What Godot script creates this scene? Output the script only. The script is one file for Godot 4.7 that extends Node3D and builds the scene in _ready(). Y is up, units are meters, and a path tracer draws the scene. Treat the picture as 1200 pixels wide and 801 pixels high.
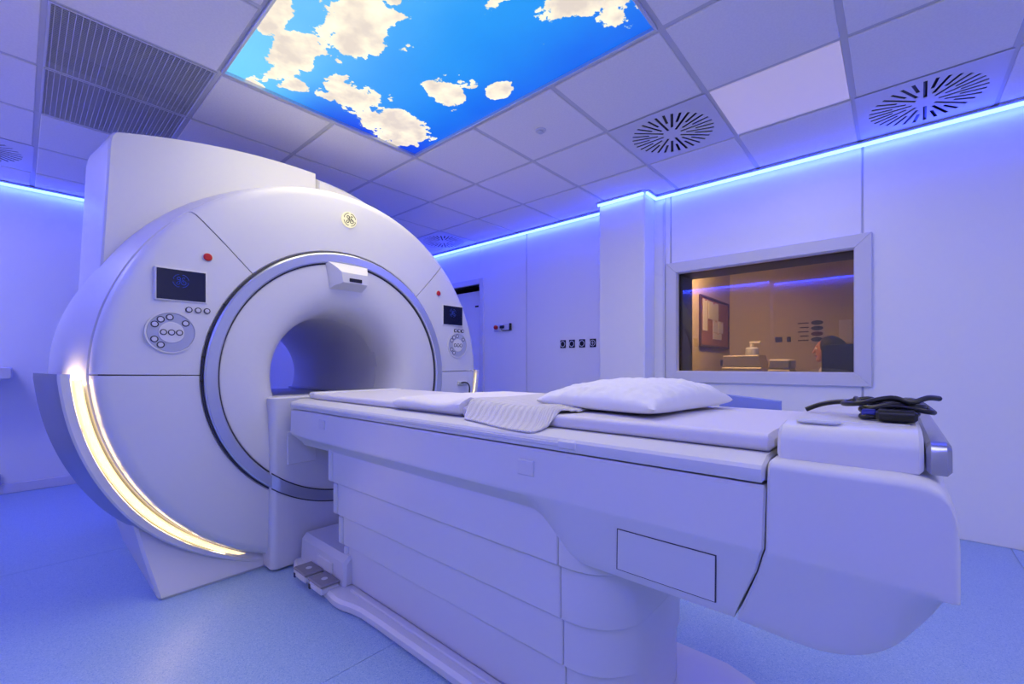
extends Node3D
# Room axes: x = across the room (b), y = up, -z = along the table into the scanner (a).
const CB := 1.245   # scanner axis across
const CY := 0.98    # scanner axis height
const CEIL := 2.518
const WALL_B := 3.72
const WALL_A := 5.40

var M := {}
var used := {}
var rng := RandomNumberGenerator.new()

# ------------------------------------------------------------------ helpers
func V(b: float, y: float, a: float) -> Vector3:
	return Vector3(b, y, -a)

func numbered(called: String) -> String:
	var n: int = used.get(called, 0)
	used[called] = n + 1
	return called if n == 0 else "%s_%03d" % [called, n]

func mat(albedo: Color, rough := 0.5, metal := 0.0) -> StandardMaterial3D:
	var m := StandardMaterial3D.new()
	m.albedo_color = albedo
	m.roughness = rough
	m.metallic = metal
	return m

func glow(c: Color, e: float) -> StandardMaterial3D:
	var m := mat(Color(0.8, 0.8, 0.8), 0.5)
	m.emission_enabled = true
	m.emission = c
	m.emission_energy_multiplier = e
	return m

func noise_tex(freq: float, lo: Color, hi: Color, seed_: int, size := 512, p0 := 0.3, p1 := 0.7) -> NoiseTexture2D:
	var n := FastNoiseLite.new()
	n.seed = seed_
	n.frequency = freq
	n.noise_type = FastNoiseLite.TYPE_SIMPLEX_SMOOTH
	n.fractal_octaves = 4
	var g := Gradient.new()
	g.set_color(0, lo); g.set_color(1, hi)
	g.set_offset(0, p0); g.set_offset(1, p1)
	var t := NoiseTexture2D.new()
	t.width = size; t.height = size
	t.noise = n
	t.seamless = true
	t.color_ramp = g
	return t

# triangles -> mesh, with corners smoothed where faces meet below an angle
func to_mesh(t: PackedVector3Array, deg := 35.0, uv := PackedVector2Array()) -> ArrayMesh:
	var n := t.size() / 3
	var vol := 0.0
	for i in n:
		vol += t[3 * i].dot(t[3 * i + 1].cross(t[3 * i + 2])) if i >= 0 else 0.0
	var c0 := Vector3.ZERO
	for p in t: c0 += p
	c0 /= maxf(1.0, t.size())
	vol = 0.0
	for i in n:
		vol += (t[3 * i] - c0).dot((t[3 * i + 1] - c0).cross(t[3 * i + 2] - c0))
	if vol > 0.0:       # Godot's front faces run clockwise
		for i in n:
			var s := t[3 * i + 1]; t[3 * i + 1] = t[3 * i + 2]; t[3 * i + 2] = s
			if uv.size() > 0:
				var q := uv[3 * i + 1]; uv[3 * i + 1] = uv[3 * i + 2]; uv[3 * i + 2] = q
	var fn := PackedVector3Array(); fn.resize(n)
	var fu := PackedVector3Array(); fu.resize(n)
	var at := {}
	for i in n:
		var w := (t[3 * i + 2] - t[3 * i]).cross(t[3 * i + 1] - t[3 * i])
		fn[i] = w
		fu[i] = w.normalized()
		for k in 3:
			var key := Vector3i((t[3 * i + k] * 20000.0).round())
			if at.has(key): at[key].append(i)
			else: at[key] = PackedInt32Array([i])
	var cs := cos(deg_to_rad(deg))
	var nn := PackedVector3Array(); nn.resize(3 * n)
	for i in n:
		for k in 3:
			var s := Vector3.ZERO
			for j in at[Vector3i((t[3 * i + k] * 20000.0).round())]:
				if fu[j].dot(fu[i]) > cs: s += fn[j]
			nn[3 * i + k] = s.normalized() if s.length() > 1e-12 else Vector3.UP
	var arr := []
	arr.resize(Mesh.ARRAY_MAX)
	arr[Mesh.ARRAY_VERTEX] = t
	arr[Mesh.ARRAY_NORMAL] = nn
	if uv.size() > 0: arr[Mesh.ARRAY_TEX_UV] = uv
	var m := ArrayMesh.new()
	m.add_surface_from_arrays(Mesh.PRIMITIVE_TRIANGLES, arr)
	return m

func put(called: String, mesh: Mesh, m: Material, parent: Node3D) -> MeshInstance3D:
	var o := MeshInstance3D.new()
	o.mesh = mesh
	o.material_override = m
	o.name = called
	parent.add_child(o, true)
	return o

# a part whose triangles are given in room coordinates
func part(called: String, t: PackedVector3Array, m: Material, parent: Node3D, deg := 35.0, uv := PackedVector2Array()) -> MeshInstance3D:
	var o := put(called, to_mesh(t, deg, uv), m, parent)
	o.global_transform = Transform3D.IDENTITY
	return o

func thing(called: String, label: String, category: String, at: Vector3, group := "") -> Node3D:
	var o := Node3D.new()
	o.name = numbered(called)
	add_child(o)
	o.position = at
	tag(o, label, category, group)
	return o

func tag(o: Node, label: String, category: String, group := "") -> void:
	o.set_meta("label", label)
	o.set_meta("category", category)
	if group != "": o.set_meta("group", group)

func structure(called: String, label := "", category := "") -> Node3D:
	var o := Node3D.new()
	o.name = called
	add_child(o)
	o.set_meta("kind", "structure")
	if label != "": tag(o, label, category)
	return o

func tri_out(t: PackedVector3Array, a: Vector3, b: Vector3, c: Vector3, o: Vector3) -> void:
	if (b - a).cross(c - a).dot((a + b + c) / 3.0 - o) < 0.0:
		t.append_array([a, c, b])
	else:
		t.append_array([a, b, c])

# a box with chamfered edges, centre and turn in xf
func rbox(t: PackedVector3Array, xf: Transform3D, size: Vector3, bev := 0.004) -> PackedVector3Array:
	var h := size / 2.0
	bev = minf(bev, minf(h.x, minf(h.y, h.z)) * 0.98)
	var P := func(s: Vector3, k: int) -> Vector3:
		var v := Vector3.ZERO
		for j in 3: v[j] = s[j] * (h[j] if j == k else h[j] - bev)
		return xf * v
	var o := xf.origin
	for k in 3:
		var i := (k + 1) % 3
		var j := (k + 2) % 3
		for sk in [-1.0, 1.0]:
			var q := []
			for e in [[-1, -1], [1, -1], [1, 1], [-1, 1]]:
				var s := Vector3.ZERO
				s[k] = sk; s[i] = e[0]; s[j] = e[1]
				q.append(P.call(s, k))
			tri_out(t, q[0], q[1], q[2], o); tri_out(t, q[0], q[2], q[3], o)
		for si in [-1.0, 1.0]:
			for sj in [-1.0, 1.0]:
				var s0 := Vector3.ZERO; s0[i] = si; s0[j] = sj; s0[k] = -1.0
				var s1 := s0; s1[k] = 1.0
				var a: Vector3 = P.call(s0, i); var b: Vector3 = P.call(s1, i); var c: Vector3 = P.call(s1, j); var d: Vector3 = P.call(s0, j)
				tri_out(t, a, b, c, o); tri_out(t, a, c, d, o)
	for sx in [-1.0, 1.0]:
		for sy in [-1.0, 1.0]:
			for sz in [-1.0, 1.0]:
				var s := Vector3(sx, sy, sz)
				tri_out(t, P.call(s, 0), P.call(s, 1), P.call(s, 2), o)
	return t

# box given by its extents b0..b1, y0..y1, a0..a1
func ext(b0: float, b1: float, y0: float, y1: float, a0: float, a1: float, bev := 0.004, t := PackedVector3Array()) -> PackedVector3Array:
	return rbox(t, Transform3D(Basis.IDENTITY, V((b0 + b1) / 2, (y0 + y1) / 2, (a0 + a1) / 2)), Vector3(absf(b1 - b0), absf(y1 - y0), absf(a1 - a0)), bev)

func loft(rings: Array, wrap := false, caps := true, t := PackedVector3Array(), ring_closed := true) -> PackedVector3Array:
	var n: int = rings.size()
	var k: int = rings[0].size()
	for i in (n if wrap else n - 1):
		var r0: PackedVector3Array = rings[i]
		var r1: PackedVector3Array = rings[(i + 1) % n]
		for j in (k if ring_closed else k - 1):
			var j1 := (j + 1) % k
			t.append_array([r0[j], r1[j], r1[j1], r0[j], r1[j1], r0[j1]])
	if caps and not wrap:
		for e in [0, n - 1]:
			var r: PackedVector3Array = rings[e]
			var c := Vector3.ZERO
			for p in r: c += p
			c /= k
			for j in k:
				var j1 := (j + 1) % k
				if e == 0: t.append_array([c, r[j], r[j1]])
				else: t.append_array([c, r[j1], r[j]])
	return t

# closed profile of (radius, a) swept about the scanner axis, degrees: 0 right, 90 top, 180 left
# the outer rim flattens towards the floor
func rim_f(th: float) -> float:
	var d := rad_to_deg(asin(clampf(-sin(th), 0.0, 1.0)))
	return 1.0 - 0.055 * pow(minf(d, 66.0) / 66.0, 0.8)

func rim_r(r: float, th: float) -> float:
	var f := rim_f(th)
	if r <= 0.703: return r
	if r >= 1.055: return r * f
	return 0.703 + (r - 0.703) * (1.055 * f - 0.703) / 0.352

func lathe(profile: Array, d0: float, d1: float, n: int, y_min := -9.0) -> PackedVector3Array:
	var full := absf(d1 - d0) >= 359.9
	var rings := []
	for i in (n if full else n + 1):
		var th := deg_to_rad(lerpf(d0, d1, float(i) / n))
		var r := PackedVector3Array()
		for p in profile:
			var rr := rim_r(p.x, th)
			r.append(V(CB + rr * cos(th), maxf(y_min, CY + rr * sin(th)), p.y))
		rings.append(r)
	if full: return loft(rings, true, false)
	var t := loft(rings, false, false)
	# end caps: triangulate the profile
	var poly := PackedVector2Array(profile)
	var ix := Geometry2D.triangulate_polygon(poly)
	for e in [0, rings.size() - 1]:
		var r: PackedVector3Array = rings[e]
		for i in ix.size() / 3:
			var a := ix[3 * i]; var b := ix[3 * i + 1]; var c := ix[3 * i + 2]
			var ccw := (poly[b] - poly[a]).cross(poly[c] - poly[a]) > 0
			var area := 0.0
			for q in poly.size(): area += poly[q].cross(poly[(q + 1) % poly.size()])
			if (ccw == (area > 0)) == (e == 0): t.append_array([r[a], r[b], r[c]])
			else: t.append_array([r[a], r[c], r[b]])
	return t

# polygon extruded with chamfered rims. plane "floor": (b, a) along y; "front": (b, y) along a; "side": (a, y) along b
func prism(poly: PackedVector2Array, t0: float, t1: float, bev: float, plane: String, t := PackedVector3Array()) -> PackedVector3Array:
	var n := poly.size()
	var area := 0.0
	for q in n: area += poly[q].cross(poly[(q + 1) % n])
	if area < 0: poly.reverse()
	var ins := PackedVector2Array()
	for i in n:
		var e0 := (poly[i] - poly[(i + n - 1) % n]).normalized()
		var e1 := (poly[(i + 1) % n] - poly[i]).normalized()
		var n0 := Vector2(-e0.y, e0.x); var n1 := Vector2(-e1.y, e1.x)
		var mid := (n0 + n1).normalized()
		ins.append(poly[i] + mid * (bev / maxf(0.4, mid.dot(n0))))
	var W := func(p: Vector2, h: float) -> Vector3:
		match plane:
			"floor": return V(p.x, h, p.y)
			"front": return V(p.x, p.y, h)
		return V(h, p.y, p.x)
	var rings := []
	for lv in [[ins, t0], [poly, t0 + bev], [poly, t1 - bev], [ins, t1]]:
		var r := PackedVector3Array()
		for p in lv[0]: r.append(W.call(p, lv[1]))
		rings.append(r)
	loft(rings, false, false, t)
	var ix := Geometry2D.triangulate_polygon(ins)
	for i in ix.size() / 3:
		var a := ix[3 * i]; var b := ix[3 * i + 1]; var c := ix[3 * i + 2]
		if (ins[b] - ins[a]).cross(ins[c] - ins[a]) < 0:
			var s := b; b = c; c = s
		t.append_array([rings[0][a], rings[0][b], rings[0][c]])
		t.append_array([rings[3][a], rings[3][c], rings[3][b]])
	return t

func rounded(x0: float, x1: float, y0: float, y1: float, r: float, n := 5) -> PackedVector2Array:
	var p := PackedVector2Array()
	for q in [[x1 - r, y1 - r, 0], [x0 + r, y1 - r, 90], [x0 + r, y0 + r, 180], [x1 - r, y0 + r, 270]]:
		for i in n + 1:
			var th := deg_to_rad(q[2] + 90.0 * i / n)
			p.append(Vector2(q[0] + r * cos(th), q[1] + r * sin(th)))
	return p

func disc(cx: float, cy: float, r: float, n := 24, ry := -1.0) -> PackedVector2Array:
	var p := PackedVector2Array()
	for i in n: p.append(Vector2(cx + r * cos(TAU * i / n), cy + (r if ry < 0 else ry) * sin(TAU * i / n)))
	return p

func tube(path: PackedVector3Array, r: float, n := 8, t := PackedVector3Array(), closed := false) -> PackedVector3Array:
	var rings := []
	var up := Vector3(0.13, 1, 0.21).normalized()
	for i in path.size():
		var d: Vector3
		if closed: d = path[(i + 1) % path.size()] - path[(i + path.size() - 1) % path.size()]
		else: d = path[mini(i + 1, path.size() - 1)] - path[maxi(i - 1, 0)]
		d = d.normalized()
		var s := d.cross(up).normalized()
		if s.length() < 0.5: s = d.cross(Vector3.RIGHT).normalized()
		up = s.cross(d).normalized()
		var ring := PackedVector3Array()
		for k in n:
			var th := TAU * k / n
			ring.append(path[i] + (s * cos(th) + up * sin(th)) * r)
		rings.append(ring)
	return loft(rings, closed, not closed, t)

func curve(pts: Array, steps := 6) -> PackedVector3Array:
	var out := PackedVector3Array()
	for i in pts.size() - 1:
		var p0: Vector3 = pts[maxi(i - 1, 0)]; var p1: Vector3 = pts[i]; var p2: Vector3 = pts[i + 1]; var p3: Vector3 = pts[mini(i + 2, pts.size() - 1)]
		for k in steps: out.append(p1.cubic_interpolate(p2, p0, p3, float(k) / steps))
	out.append(pts[-1])
	return out

# a flat sheet with uv (u along +b, v along the second direction)
func sheet(p00: Vector3, p10: Vector3, p11: Vector3, p01: Vector3) -> Array:
	return [PackedVector3Array([p00, p10, p11, p00, p11, p01]), PackedVector2Array([Vector2(0, 0), Vector2(1, 0), Vector2(1, 1), Vector2(0, 0), Vector2(1, 1), Vector2(0, 1)])]

func area_light(at: Vector3, dir: Vector3, along: Vector3, size: Vector2, c: Color, e: float, parent: Node3D) -> void:
	var l := AreaLight3D.new()
	l.name = "light"
	parent.add_child(l, true)
	l.area_size = size
	l.light_color = c
	l.light_energy = e
	l.area_normalize_energy = true
	l.area_range = 14.0
	l.area_attenuation = 2.0
	l.shadow_enabled = true
	var z := -dir.normalized()
	var x := along.normalized()
	l.global_transform = Transform3D(Basis(x, z.cross(x), z), at)

# surface nets over a field
func nets(field: Callable, lo: Vector3, hi: Vector3, cell: float) -> PackedVector3Array:
	var d := Vector3i(((hi - lo) / cell).ceil()) + Vector3i.ONE
	var f := PackedFloat32Array(); f.resize(d.x * d.y * d.z)
	for x in d.x: for y in d.y: for z in d.z:
		f[(x * d.y + y) * d.z + z] = field.call(lo + Vector3(x, y, z) * cell)
	var vert := {}
	for x in d.x - 1: for y in d.y - 1: for z in d.z - 1:
		var cnt := 0
		var s := Vector3.ZERO
		var g := []
		for k in 8: g.append(f[((x + (k & 1)) * d.y + y + ((k >> 1) & 1)) * d.z + z + ((k >> 2) & 1)])
		for e in [[0, 1], [2, 3], [4, 5], [6, 7], [0, 2], [1, 3], [4, 6], [5, 7], [0, 4], [1, 5], [2, 6], [3, 7]]:
			var u: float = g[e[0]]; var w: float = g[e[1]]
			if (u < 0) != (w < 0):
				var q := u / (u - w)
				var pa := Vector3(e[0] & 1, (e[0] >> 1) & 1, (e[0] >> 2) & 1)
				var pb := Vector3(e[1] & 1, (e[1] >> 1) & 1, (e[1] >> 2) & 1)
				s += pa.lerp(pb, q); cnt += 1
		if cnt > 0: vert[Vector3i(x, y, z)] = lo + (Vector3(x, y, z) + s / cnt) * cell
	var t := PackedVector3Array()
	for x in range(1, d.x - 1): for y in range(1, d.y - 1): for z in range(1, d.z - 1):
		var a := f[(x * d.y + y) * d.z + z]
		for ax in 3:
			var st := Vector3i.ZERO; st[ax] = 1
			var b := f[((x + st.x) * d.y + y + st.y) * d.z + z + st.z]
			if (a < 0) == (b < 0): continue
			var u := Vector3i.ZERO; u[(ax + 1) % 3] = 1
			var w := Vector3i.ZERO; w[(ax + 2) % 3] = 1
			var c := Vector3i(x, y, z)
			var q := [c - u - w, c - w, c, c - u]
			if not (vert.has(q[0]) and vert.has(q[1]) and vert.has(q[2]) and vert.has(q[3])): continue
			var p: Array = q.map(func(k): return vert[k])
			if a > 0: p.reverse()
			t.append_array([p[0], p[1], p[2], p[0], p[2], p[3]])
	return t

func capsule_d(p: Vector3, a: Vector3, b: Vector3, ra: float, rb: float) -> float:
	var ab := b - a
	var h := clampf((p - a).dot(ab) / maxf(1e-9, ab.length_squared()), 0, 1)
	return (p - a - ab * h).length() - lerpf(ra, rb, h)

func smin(a: float, b: float, k: float) -> float:
	var h := maxf(k - absf(a - b), 0.0) / k
	return minf(a, b) - h * h * k * 0.25

# ------------------------------------------------------------------ scene
func _ready() -> void:
	rng.seed = 77
	setup_view()
	materials()
	build_shell()
	build_ceiling()
	build_led()
	build_scanner()
	build_table()
	build_table_things()
	build_wall_things()
	build_control_room()

func setup_view() -> void:
	var cam := Camera3D.new()
	cam.name = "camera"
	add_child(cam)
	var near := 0.05
	var f := 509.55
	cam.set_frustum(near * 801.0 / f, Vector2(0, near * 27.0 / f), near, 60.0)
	cam.position = Vector3(0, 1.04, 0)
	cam.rotation_degrees.y = -48.577
	cam.current = true
	var env := Environment.new()
	env.background_mode = Environment.BG_COLOR
	env.background_color = Color(0.01, 0.01, 0.02)
	env.tonemap_mode = Environment.TONE_MAPPER_LINEAR
	env.tonemap_exposure = 1.25
	env.sdfgi_enabled = true
	env.ssao_enabled = true
	env.ssil_enabled = true
	var we := WorldEnvironment.new()
	we.name = "world_environment"
	we.environment = env
	add_child(we)

# how strong the light sources are
const LED_COLOR := Color(0.17, 0.25, 1.0)
const LED_GLOW := 20.0
const LED_LIGHT := 0.25
const SKY_LIGHT := 1.75
const PANEL_LIGHT := 1.3
const STRIP_COLOR := Color(1.0, 0.86, 0.58)

func materials() -> void:
	M.plastic = mat(Color(0.83, 0.83, 0.85), 0.38)
	M.plastic2 = mat(Color(0.81, 0.81, 0.84), 0.42)
	M.gap = mat(Color(0.45, 0.45, 0.50), 0.7)
	M.gasket = mat(Color(0.20, 0.20, 0.28), 0.6)
	M.ring = mat(Color(0.74, 0.76, 0.84), 0.32, 0.75)
	M.wing = mat(Color(0.55, 0.58, 0.68), 0.30, 0.7)
	M.bore = M.plastic2
	M.wall = mat(Color(0.94, 0.94, 0.94), 0.42)
	M.joint = mat(Color(0.78, 0.79, 0.84), 0.6)
	M.tile = mat(Color(1, 1, 1), 0.92)
	M.tile.albedo_texture = noise_tex(0.09, Color(0.935, 0.925, 0.93), Color(0.95, 0.94, 0.945), 5, 256)
	M.tile.uv1_triplanar = true
	M.tile.uv1_world_triplanar = true
	M.tile.uv1_scale = Vector3(3, 3, 3)
	M.grid = mat(Color(0.80, 0.80, 0.83), 0.5)
	M.frame = mat(Color(0.84, 0.84, 0.88), 0.35)
	M.black = mat(Color(0.02, 0.02, 0.025), 0.5)
	M.black_plastic = mat(Color(0.03, 0.03, 0.04), 0.35)
	M.duct = mat(Color(0.34, 0.34, 0.37), 0.6)
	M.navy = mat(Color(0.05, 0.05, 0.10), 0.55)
	# blue speckled vinyl
	var fl := mat(Color(1, 1, 1), 0.36)
	fl.albedo_texture = speckle()
	fl.uv1_triplanar = true
	fl.uv1_world_triplanar = true
	fl.uv1_scale = Vector3(0.62, 0.62, 0.62)
	M.floor = fl
	M.skirt = mat(Color(0.86, 0.86, 0.88), 0.45)
	M.pad = mat(Color(0.84, 0.83, 0.86), 0.5)
	M.pillow = mat(Color(0.89, 0.89, 0.90), 0.85)
	M.cloth = mat(Color(0.88, 0.87, 0.88), 0.9)
	var nt := Image.create(64, 64, false, Image.FORMAT_RGB8)
	for x in 64:
		for y in 64:
			var w := 0.5 + 0.5 * sin(TAU * x / 16.0)
			nt.set_pixel(x, y, Color(w, w, w))
	nt.bump_map_to_normal_map(3.0)
	M.ribs = mat(Color(0.84, 0.83, 0.83), 0.9)
	M.ribs.normal_enabled = true
	M.ribs.normal_texture = ImageTexture.create_from_image(nt)
	M.ribs.uv1_scale = Vector3(14, 14, 1)
	M.red = mat(Color(0.75, 0.08, 0.10), 0.35)
	M.screen = mat(Color(0.03, 0.04, 0.12), 0.12)
	M.screen.emission_enabled = true
	M.screen.emission = Color(0.02, 0.03, 0.16)
	M.screen.emission_energy_multiplier = 1.0
	M.screen_mark = glow(Color(0.03, 0.16, 0.60), 0.8)
	M.screen_mark.albedo_color = Color(0.02, 0.03, 0.08)
	M.button = mat(Color(0.80, 0.80, 0.85), 0.4)
	M.button_rim = mat(Color(0.16, 0.16, 0.24), 0.5)
	M.dial = mat(Color(0.66, 0.68, 0.78), 0.4)
	M.pedal = mat(Color(0.52, 0.51, 0.56), 0.55)
	M.badge = glow(Color(1.0, 0.96, 0.80), 0.75)
	M.badge.albedo_color = Color(0.3, 0.3, 0.28)
	M.badge_mark = mat(Color(0.12, 0.11, 0.12), 0.5)
	M.strip = glow(STRIP_COLOR, 1.25)
	M.led = glow(LED_COLOR, LED_GLOW)
	M.alu = mat(Color(0.80, 0.82, 0.86), 0.35, 0.6)
	M.silver = mat(Color(0.62, 0.63, 0.70), 0.25, 0.85)
	M.blue_board = mat(Color(0.52, 0.58, 0.84), 0.5)
	M.lamp_panel = glow(Color(0.72, 0.66, 0.80), 0.38)
	# control room
	M.c_wall = mat(Color(0.82, 0.75, 0.64), 0.8)
	M.c_beige = mat(Color(0.78, 0.72, 0.62), 0.5)
	M.c_floor = mat(Color(0.25, 0.25, 0.30), 0.7)
	M.cork = mat(Color(1, 1, 1), 0.9)
	M.cork.albedo_texture = noise_tex(0.12, Color(0.62, 0.42, 0.26), Color(0.72, 0.50, 0.32), 21, 256)
	M.cork.uv1_triplanar = true
	M.cork.uv1_scale = Vector3(4, 4, 4)
	M.wood = mat(Color(0.28, 0.16, 0.10), 0.5)
	M.paper = mat(Color(0.90, 0.87, 0.82), 0.8)
	M.skin = mat(Color(0.80, 0.55, 0.45), 0.55)
	M.hair = mat(Color(0.10, 0.06, 0.05), 0.6)
	M.shirt = mat(Color(0.82, 0.80, 0.80), 0.85)
	M.ink = mat(Color(0.25, 0.22, 0.30), 0.8)
	M.glass = mat(Color(0.05, 0.05, 0.10, 0.30), 0.02)
	M.glass.transparency = BaseMaterial3D.TRANSPARENCY_ALPHA
	M.glass.metallic_specular = 1.0

func speckle() -> ImageTexture:
	var n := 1024
	var img := Image.create(n, n, false, Image.FORMAT_RGB8)
	var r := RandomNumberGenerator.new()
	r.seed = 4
	var base := Color(0.60, 0.70, 0.83)
	img.fill(base)
	for i in 150000:
		var c := base
		var q := r.randf()
		if q < 0.45: c = Color(0.52, 0.63, 0.80)
		elif q < 0.85: c = Color(0.68, 0.77, 0.87)
		else: c = Color(0.46, 0.59, 0.80)
		var w := r.randi_range(1, 2)
		img.fill_rect(Rect2i(r.randi_range(0, n - 4), r.randi_range(0, n - 4), w, r.randi_range(1, 2)), c)
	return ImageTexture.create_from_image(img)

# ------------------------------------------------------------------ room
const LEFT_B := -1.45
const LEFT_B2 := -1.15
const BACK_A := -2.40

func build_shell() -> void:
	# floor: welded vinyl sheets on a slab
	var fl := structure("floor", "light blue speckled vinyl floor", "floor")
	part("slab", ext(-1.8, WALL_B + 0.6, -0.12, -0.004, BACK_A - 0.2, WALL_A + 0.3, 0.001), M.skirt, fl)
	var seams := [BACK_A - 0.1, -0.49, 1.407, 3.30, WALL_A + 0.1]
	for i in 4:
		part("vinyl_sheet", ext(-1.55, WALL_B + 0.5, -0.006, 0.0, seams[i] + 0.0012, seams[i + 1] - 0.0012, 0.0006), M.floor, fl)
	# right wall: core with openings, then clad with panels
	var w := structure("wall_right", "white panelled wall with window and door", "wall")
	var c0 := WALL_B + 0.010
	var c1 := WALL_B + 0.13
	for e in [[BACK_A - 0.1, 0.205, 0.0, 2.6], [0.205, 1.40, 0.0, 0.985], [0.205, 1.40, 1.825, 2.6], [1.40, 3.80, 0.0, 2.6], [3.80, 4.72, 2.03, 2.6], [4.72, WALL_A + 0.1, 0.0, 2.6]]:
		part("core", ext(c0, c1, e[2], e[3], e[0], e[1], 0.001), M.joint, w)
	var g := 0.006
	for e in [[BACK_A, -1.05, 0.0, 2.6], [-1.05, 0.165, 0.0, 2.6], [0.165, 1.455, 0.0, 0.985], [0.165, 1.455, 1.825, 2.6], [1.40, 1.62, 0.985, 1.825], [0.165, 0.205, 0.985, 1.825], [1.455, 1.62, 0.0, 0.985], [1.455, 1.62, 1.825, 2.6], [1.98, 3.068, 0.0, 2.6], [3.068, 3.80, 0.0, 2.6], [3.80, 4.72, 2.03, 2.6], [4.72, WALL_A, 0.0, 2.6]]:
		var low: float = 0.0 if e[2] == 0.0 else e[2]
		var gl := g if e[0] in [-1.05, 0.165, 1.455, 3.068] else 0.0005
		var gr := g if e[1] in [-1.05, 0.165, 1.455, 3.068] else 0.0005
		part("panel", ext(WALL_B, WALL_B + 0.012, low, e[3], e[0] + gl, e[1] - gr, 0.003), M.wall, w)
	# column
	part("column", ext(3.515, WALL_B + 0.02, 0.0, 2.6, 1.60, 2.04, 0.012), M.wall, w)
	part("corner_profile", ext(WALL_B - 0.012, WALL_B, 0.0, 2.6, 1.50, 1.522, 0.003), M.frame, w)
	# far wall
	var bw := structure("wall_back", "white wall behind the scanner", "wall")
	part("core", ext(-1.6, WALL_B + 0.2, 0.0, 2.6, WALL_A + 0.02, WALL_A + 0.15, 0.001), M.wall, bw)
	var xs := [LEFT_B2, -0.30, 0.95, 2.25, WALL_B]
	for i in 4:
		part("panel", ext(xs[i] + 0.003, xs[i + 1] - 0.003, 0.08, 2.6, WALL_A, WALL_A + 0.025, 0.003), M.wall, bw)
	var lw := structure("wall_left", "white wall with a step, opposite the window", "wall")
	part("core", ext(LEFT_B - 0.12, LEFT_B, 0.0, 2.6, BACK_A - 0.1, 1.65, 0.001), M.wall, lw)
	part("projection", ext(LEFT_B - 0.12, LEFT_B2, 0.0, 2.6, 1.65, WALL_A + 0.1, 0.004), M.wall, lw)
	var rw := structure("wall_front", "white wall behind the viewpoint", "wall")
	part("core", ext(LEFT_B - 0.12, WALL_B + 0.1, 0.0, 2.6, BACK_A - 0.12, BACK_A, 0.001), M.wall, rw)
	# skirtings
	var sk := structure("baseboard_back", "white skirting along the far wall", "baseboard")
	part("board", ext(LEFT_B2, WALL_B, 0.0, 0.08, WALL_A - 0.012, WALL_A + 0.01, 0.004), M.skirt, sk)
	# window
	var wi := structure("window_1", "control room window in a white frame", "window")
	var o := [0.205, 1.40, 0.985, 1.825]
	var fw := 0.088
	# mitred frame bars
	var oa := [o[0] - fw, o[1] + fw, o[2] - fw, o[3] + fw]
	var bars := [
		[Vector2(oa[0], oa[2]), Vector2(oa[1], oa[2]), Vector2(o[1], o[2]), Vector2(o[0], o[2])],
		[Vector2(oa[0], oa[3]), Vector2(o[0], o[3]), Vector2(o[1], o[3]), Vector2(oa[1], oa[3])],
		[Vector2(oa[0], oa[2]), Vector2(o[0], o[2]), Vector2(o[0], o[3]), Vector2(oa[0], oa[3])],
		[Vector2(oa[1], oa[2]), Vector2(oa[1], oa[3]), Vector2(o[1], o[3]), Vector2(o[1], o[2])]]
	for b in bars: part("frame_bar", prism(PackedVector2Array(b), WALL_B - 0.028, WALL_B + 0.01, 0.003, "side"), M.frame, wi)
	# inner lip and dark lining
	for e in [[o[0] - 0.02, o[0] + 0.006, o[2], o[3]], [o[1] - 0.006, o[1] + 0.02, o[2], o[3]], [o[0], o[1], o[2] - 0.02, o[2] + 0.006], [o[0], o[1], o[3] - 0.006, o[3] + 0.02]]:
		part("lip", ext(WALL_B - 0.012, WALL_B + 0.03, e[2], e[3], e[0], e[1], 0.002), M.frame, wi)
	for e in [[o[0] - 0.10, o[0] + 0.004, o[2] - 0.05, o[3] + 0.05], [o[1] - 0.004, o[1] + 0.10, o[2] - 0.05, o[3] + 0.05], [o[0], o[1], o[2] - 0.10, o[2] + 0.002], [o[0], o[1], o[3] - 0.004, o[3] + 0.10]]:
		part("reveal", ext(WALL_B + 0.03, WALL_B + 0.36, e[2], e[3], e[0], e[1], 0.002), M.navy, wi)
	part("pane", ext(WALL_B + 0.05, WALL_B + 0.058, o[2], o[3], o[0], o[1], 0.0005), M.glass, wi)
	# door
	var dr := structure("door_1", "white door in a deep frame with a shade-coloured recess beside the scanner", "door")
	for e in [[3.735, 3.80, 0.0, 2.095], [4.72, 4.785, 0.0, 2.095], [3.80, 4.72, 2.03, 2.095]]:
		part("door_frame", ext(WALL_B - 0.016, WALL_B + 0.02, e[2], e[3], e[0], e[1], 0.003), M.frame, dr)
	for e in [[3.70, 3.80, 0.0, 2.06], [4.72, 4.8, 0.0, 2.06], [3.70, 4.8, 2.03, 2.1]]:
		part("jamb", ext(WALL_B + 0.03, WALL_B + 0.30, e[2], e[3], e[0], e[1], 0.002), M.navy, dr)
	part("corridor_shade", ext(WALL_B + 0.30, WALL_B + 0.34, 0.0, 2.1, 3.70, 4.8, 0.002), M.navy, dr)  # navy colour stands for the darkness of the space behind the leaf
	var leaf := part("door_leaf", ext(WALL_B + 0.16, WALL_B + 0.21, 0.01, 1.985, 3.93, 4.71, 0.004), M.wall, dr)
	part("hinge_plate", ext(WALL_B + 0.152, WALL_B + 0.16, 1.78, 1.80, 3.99, 4.05, 0.002), M.black, leaf)

# ------------------------------------------------------------------ ceiling
const GA := 0.776
const GB := 1.8716

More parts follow.
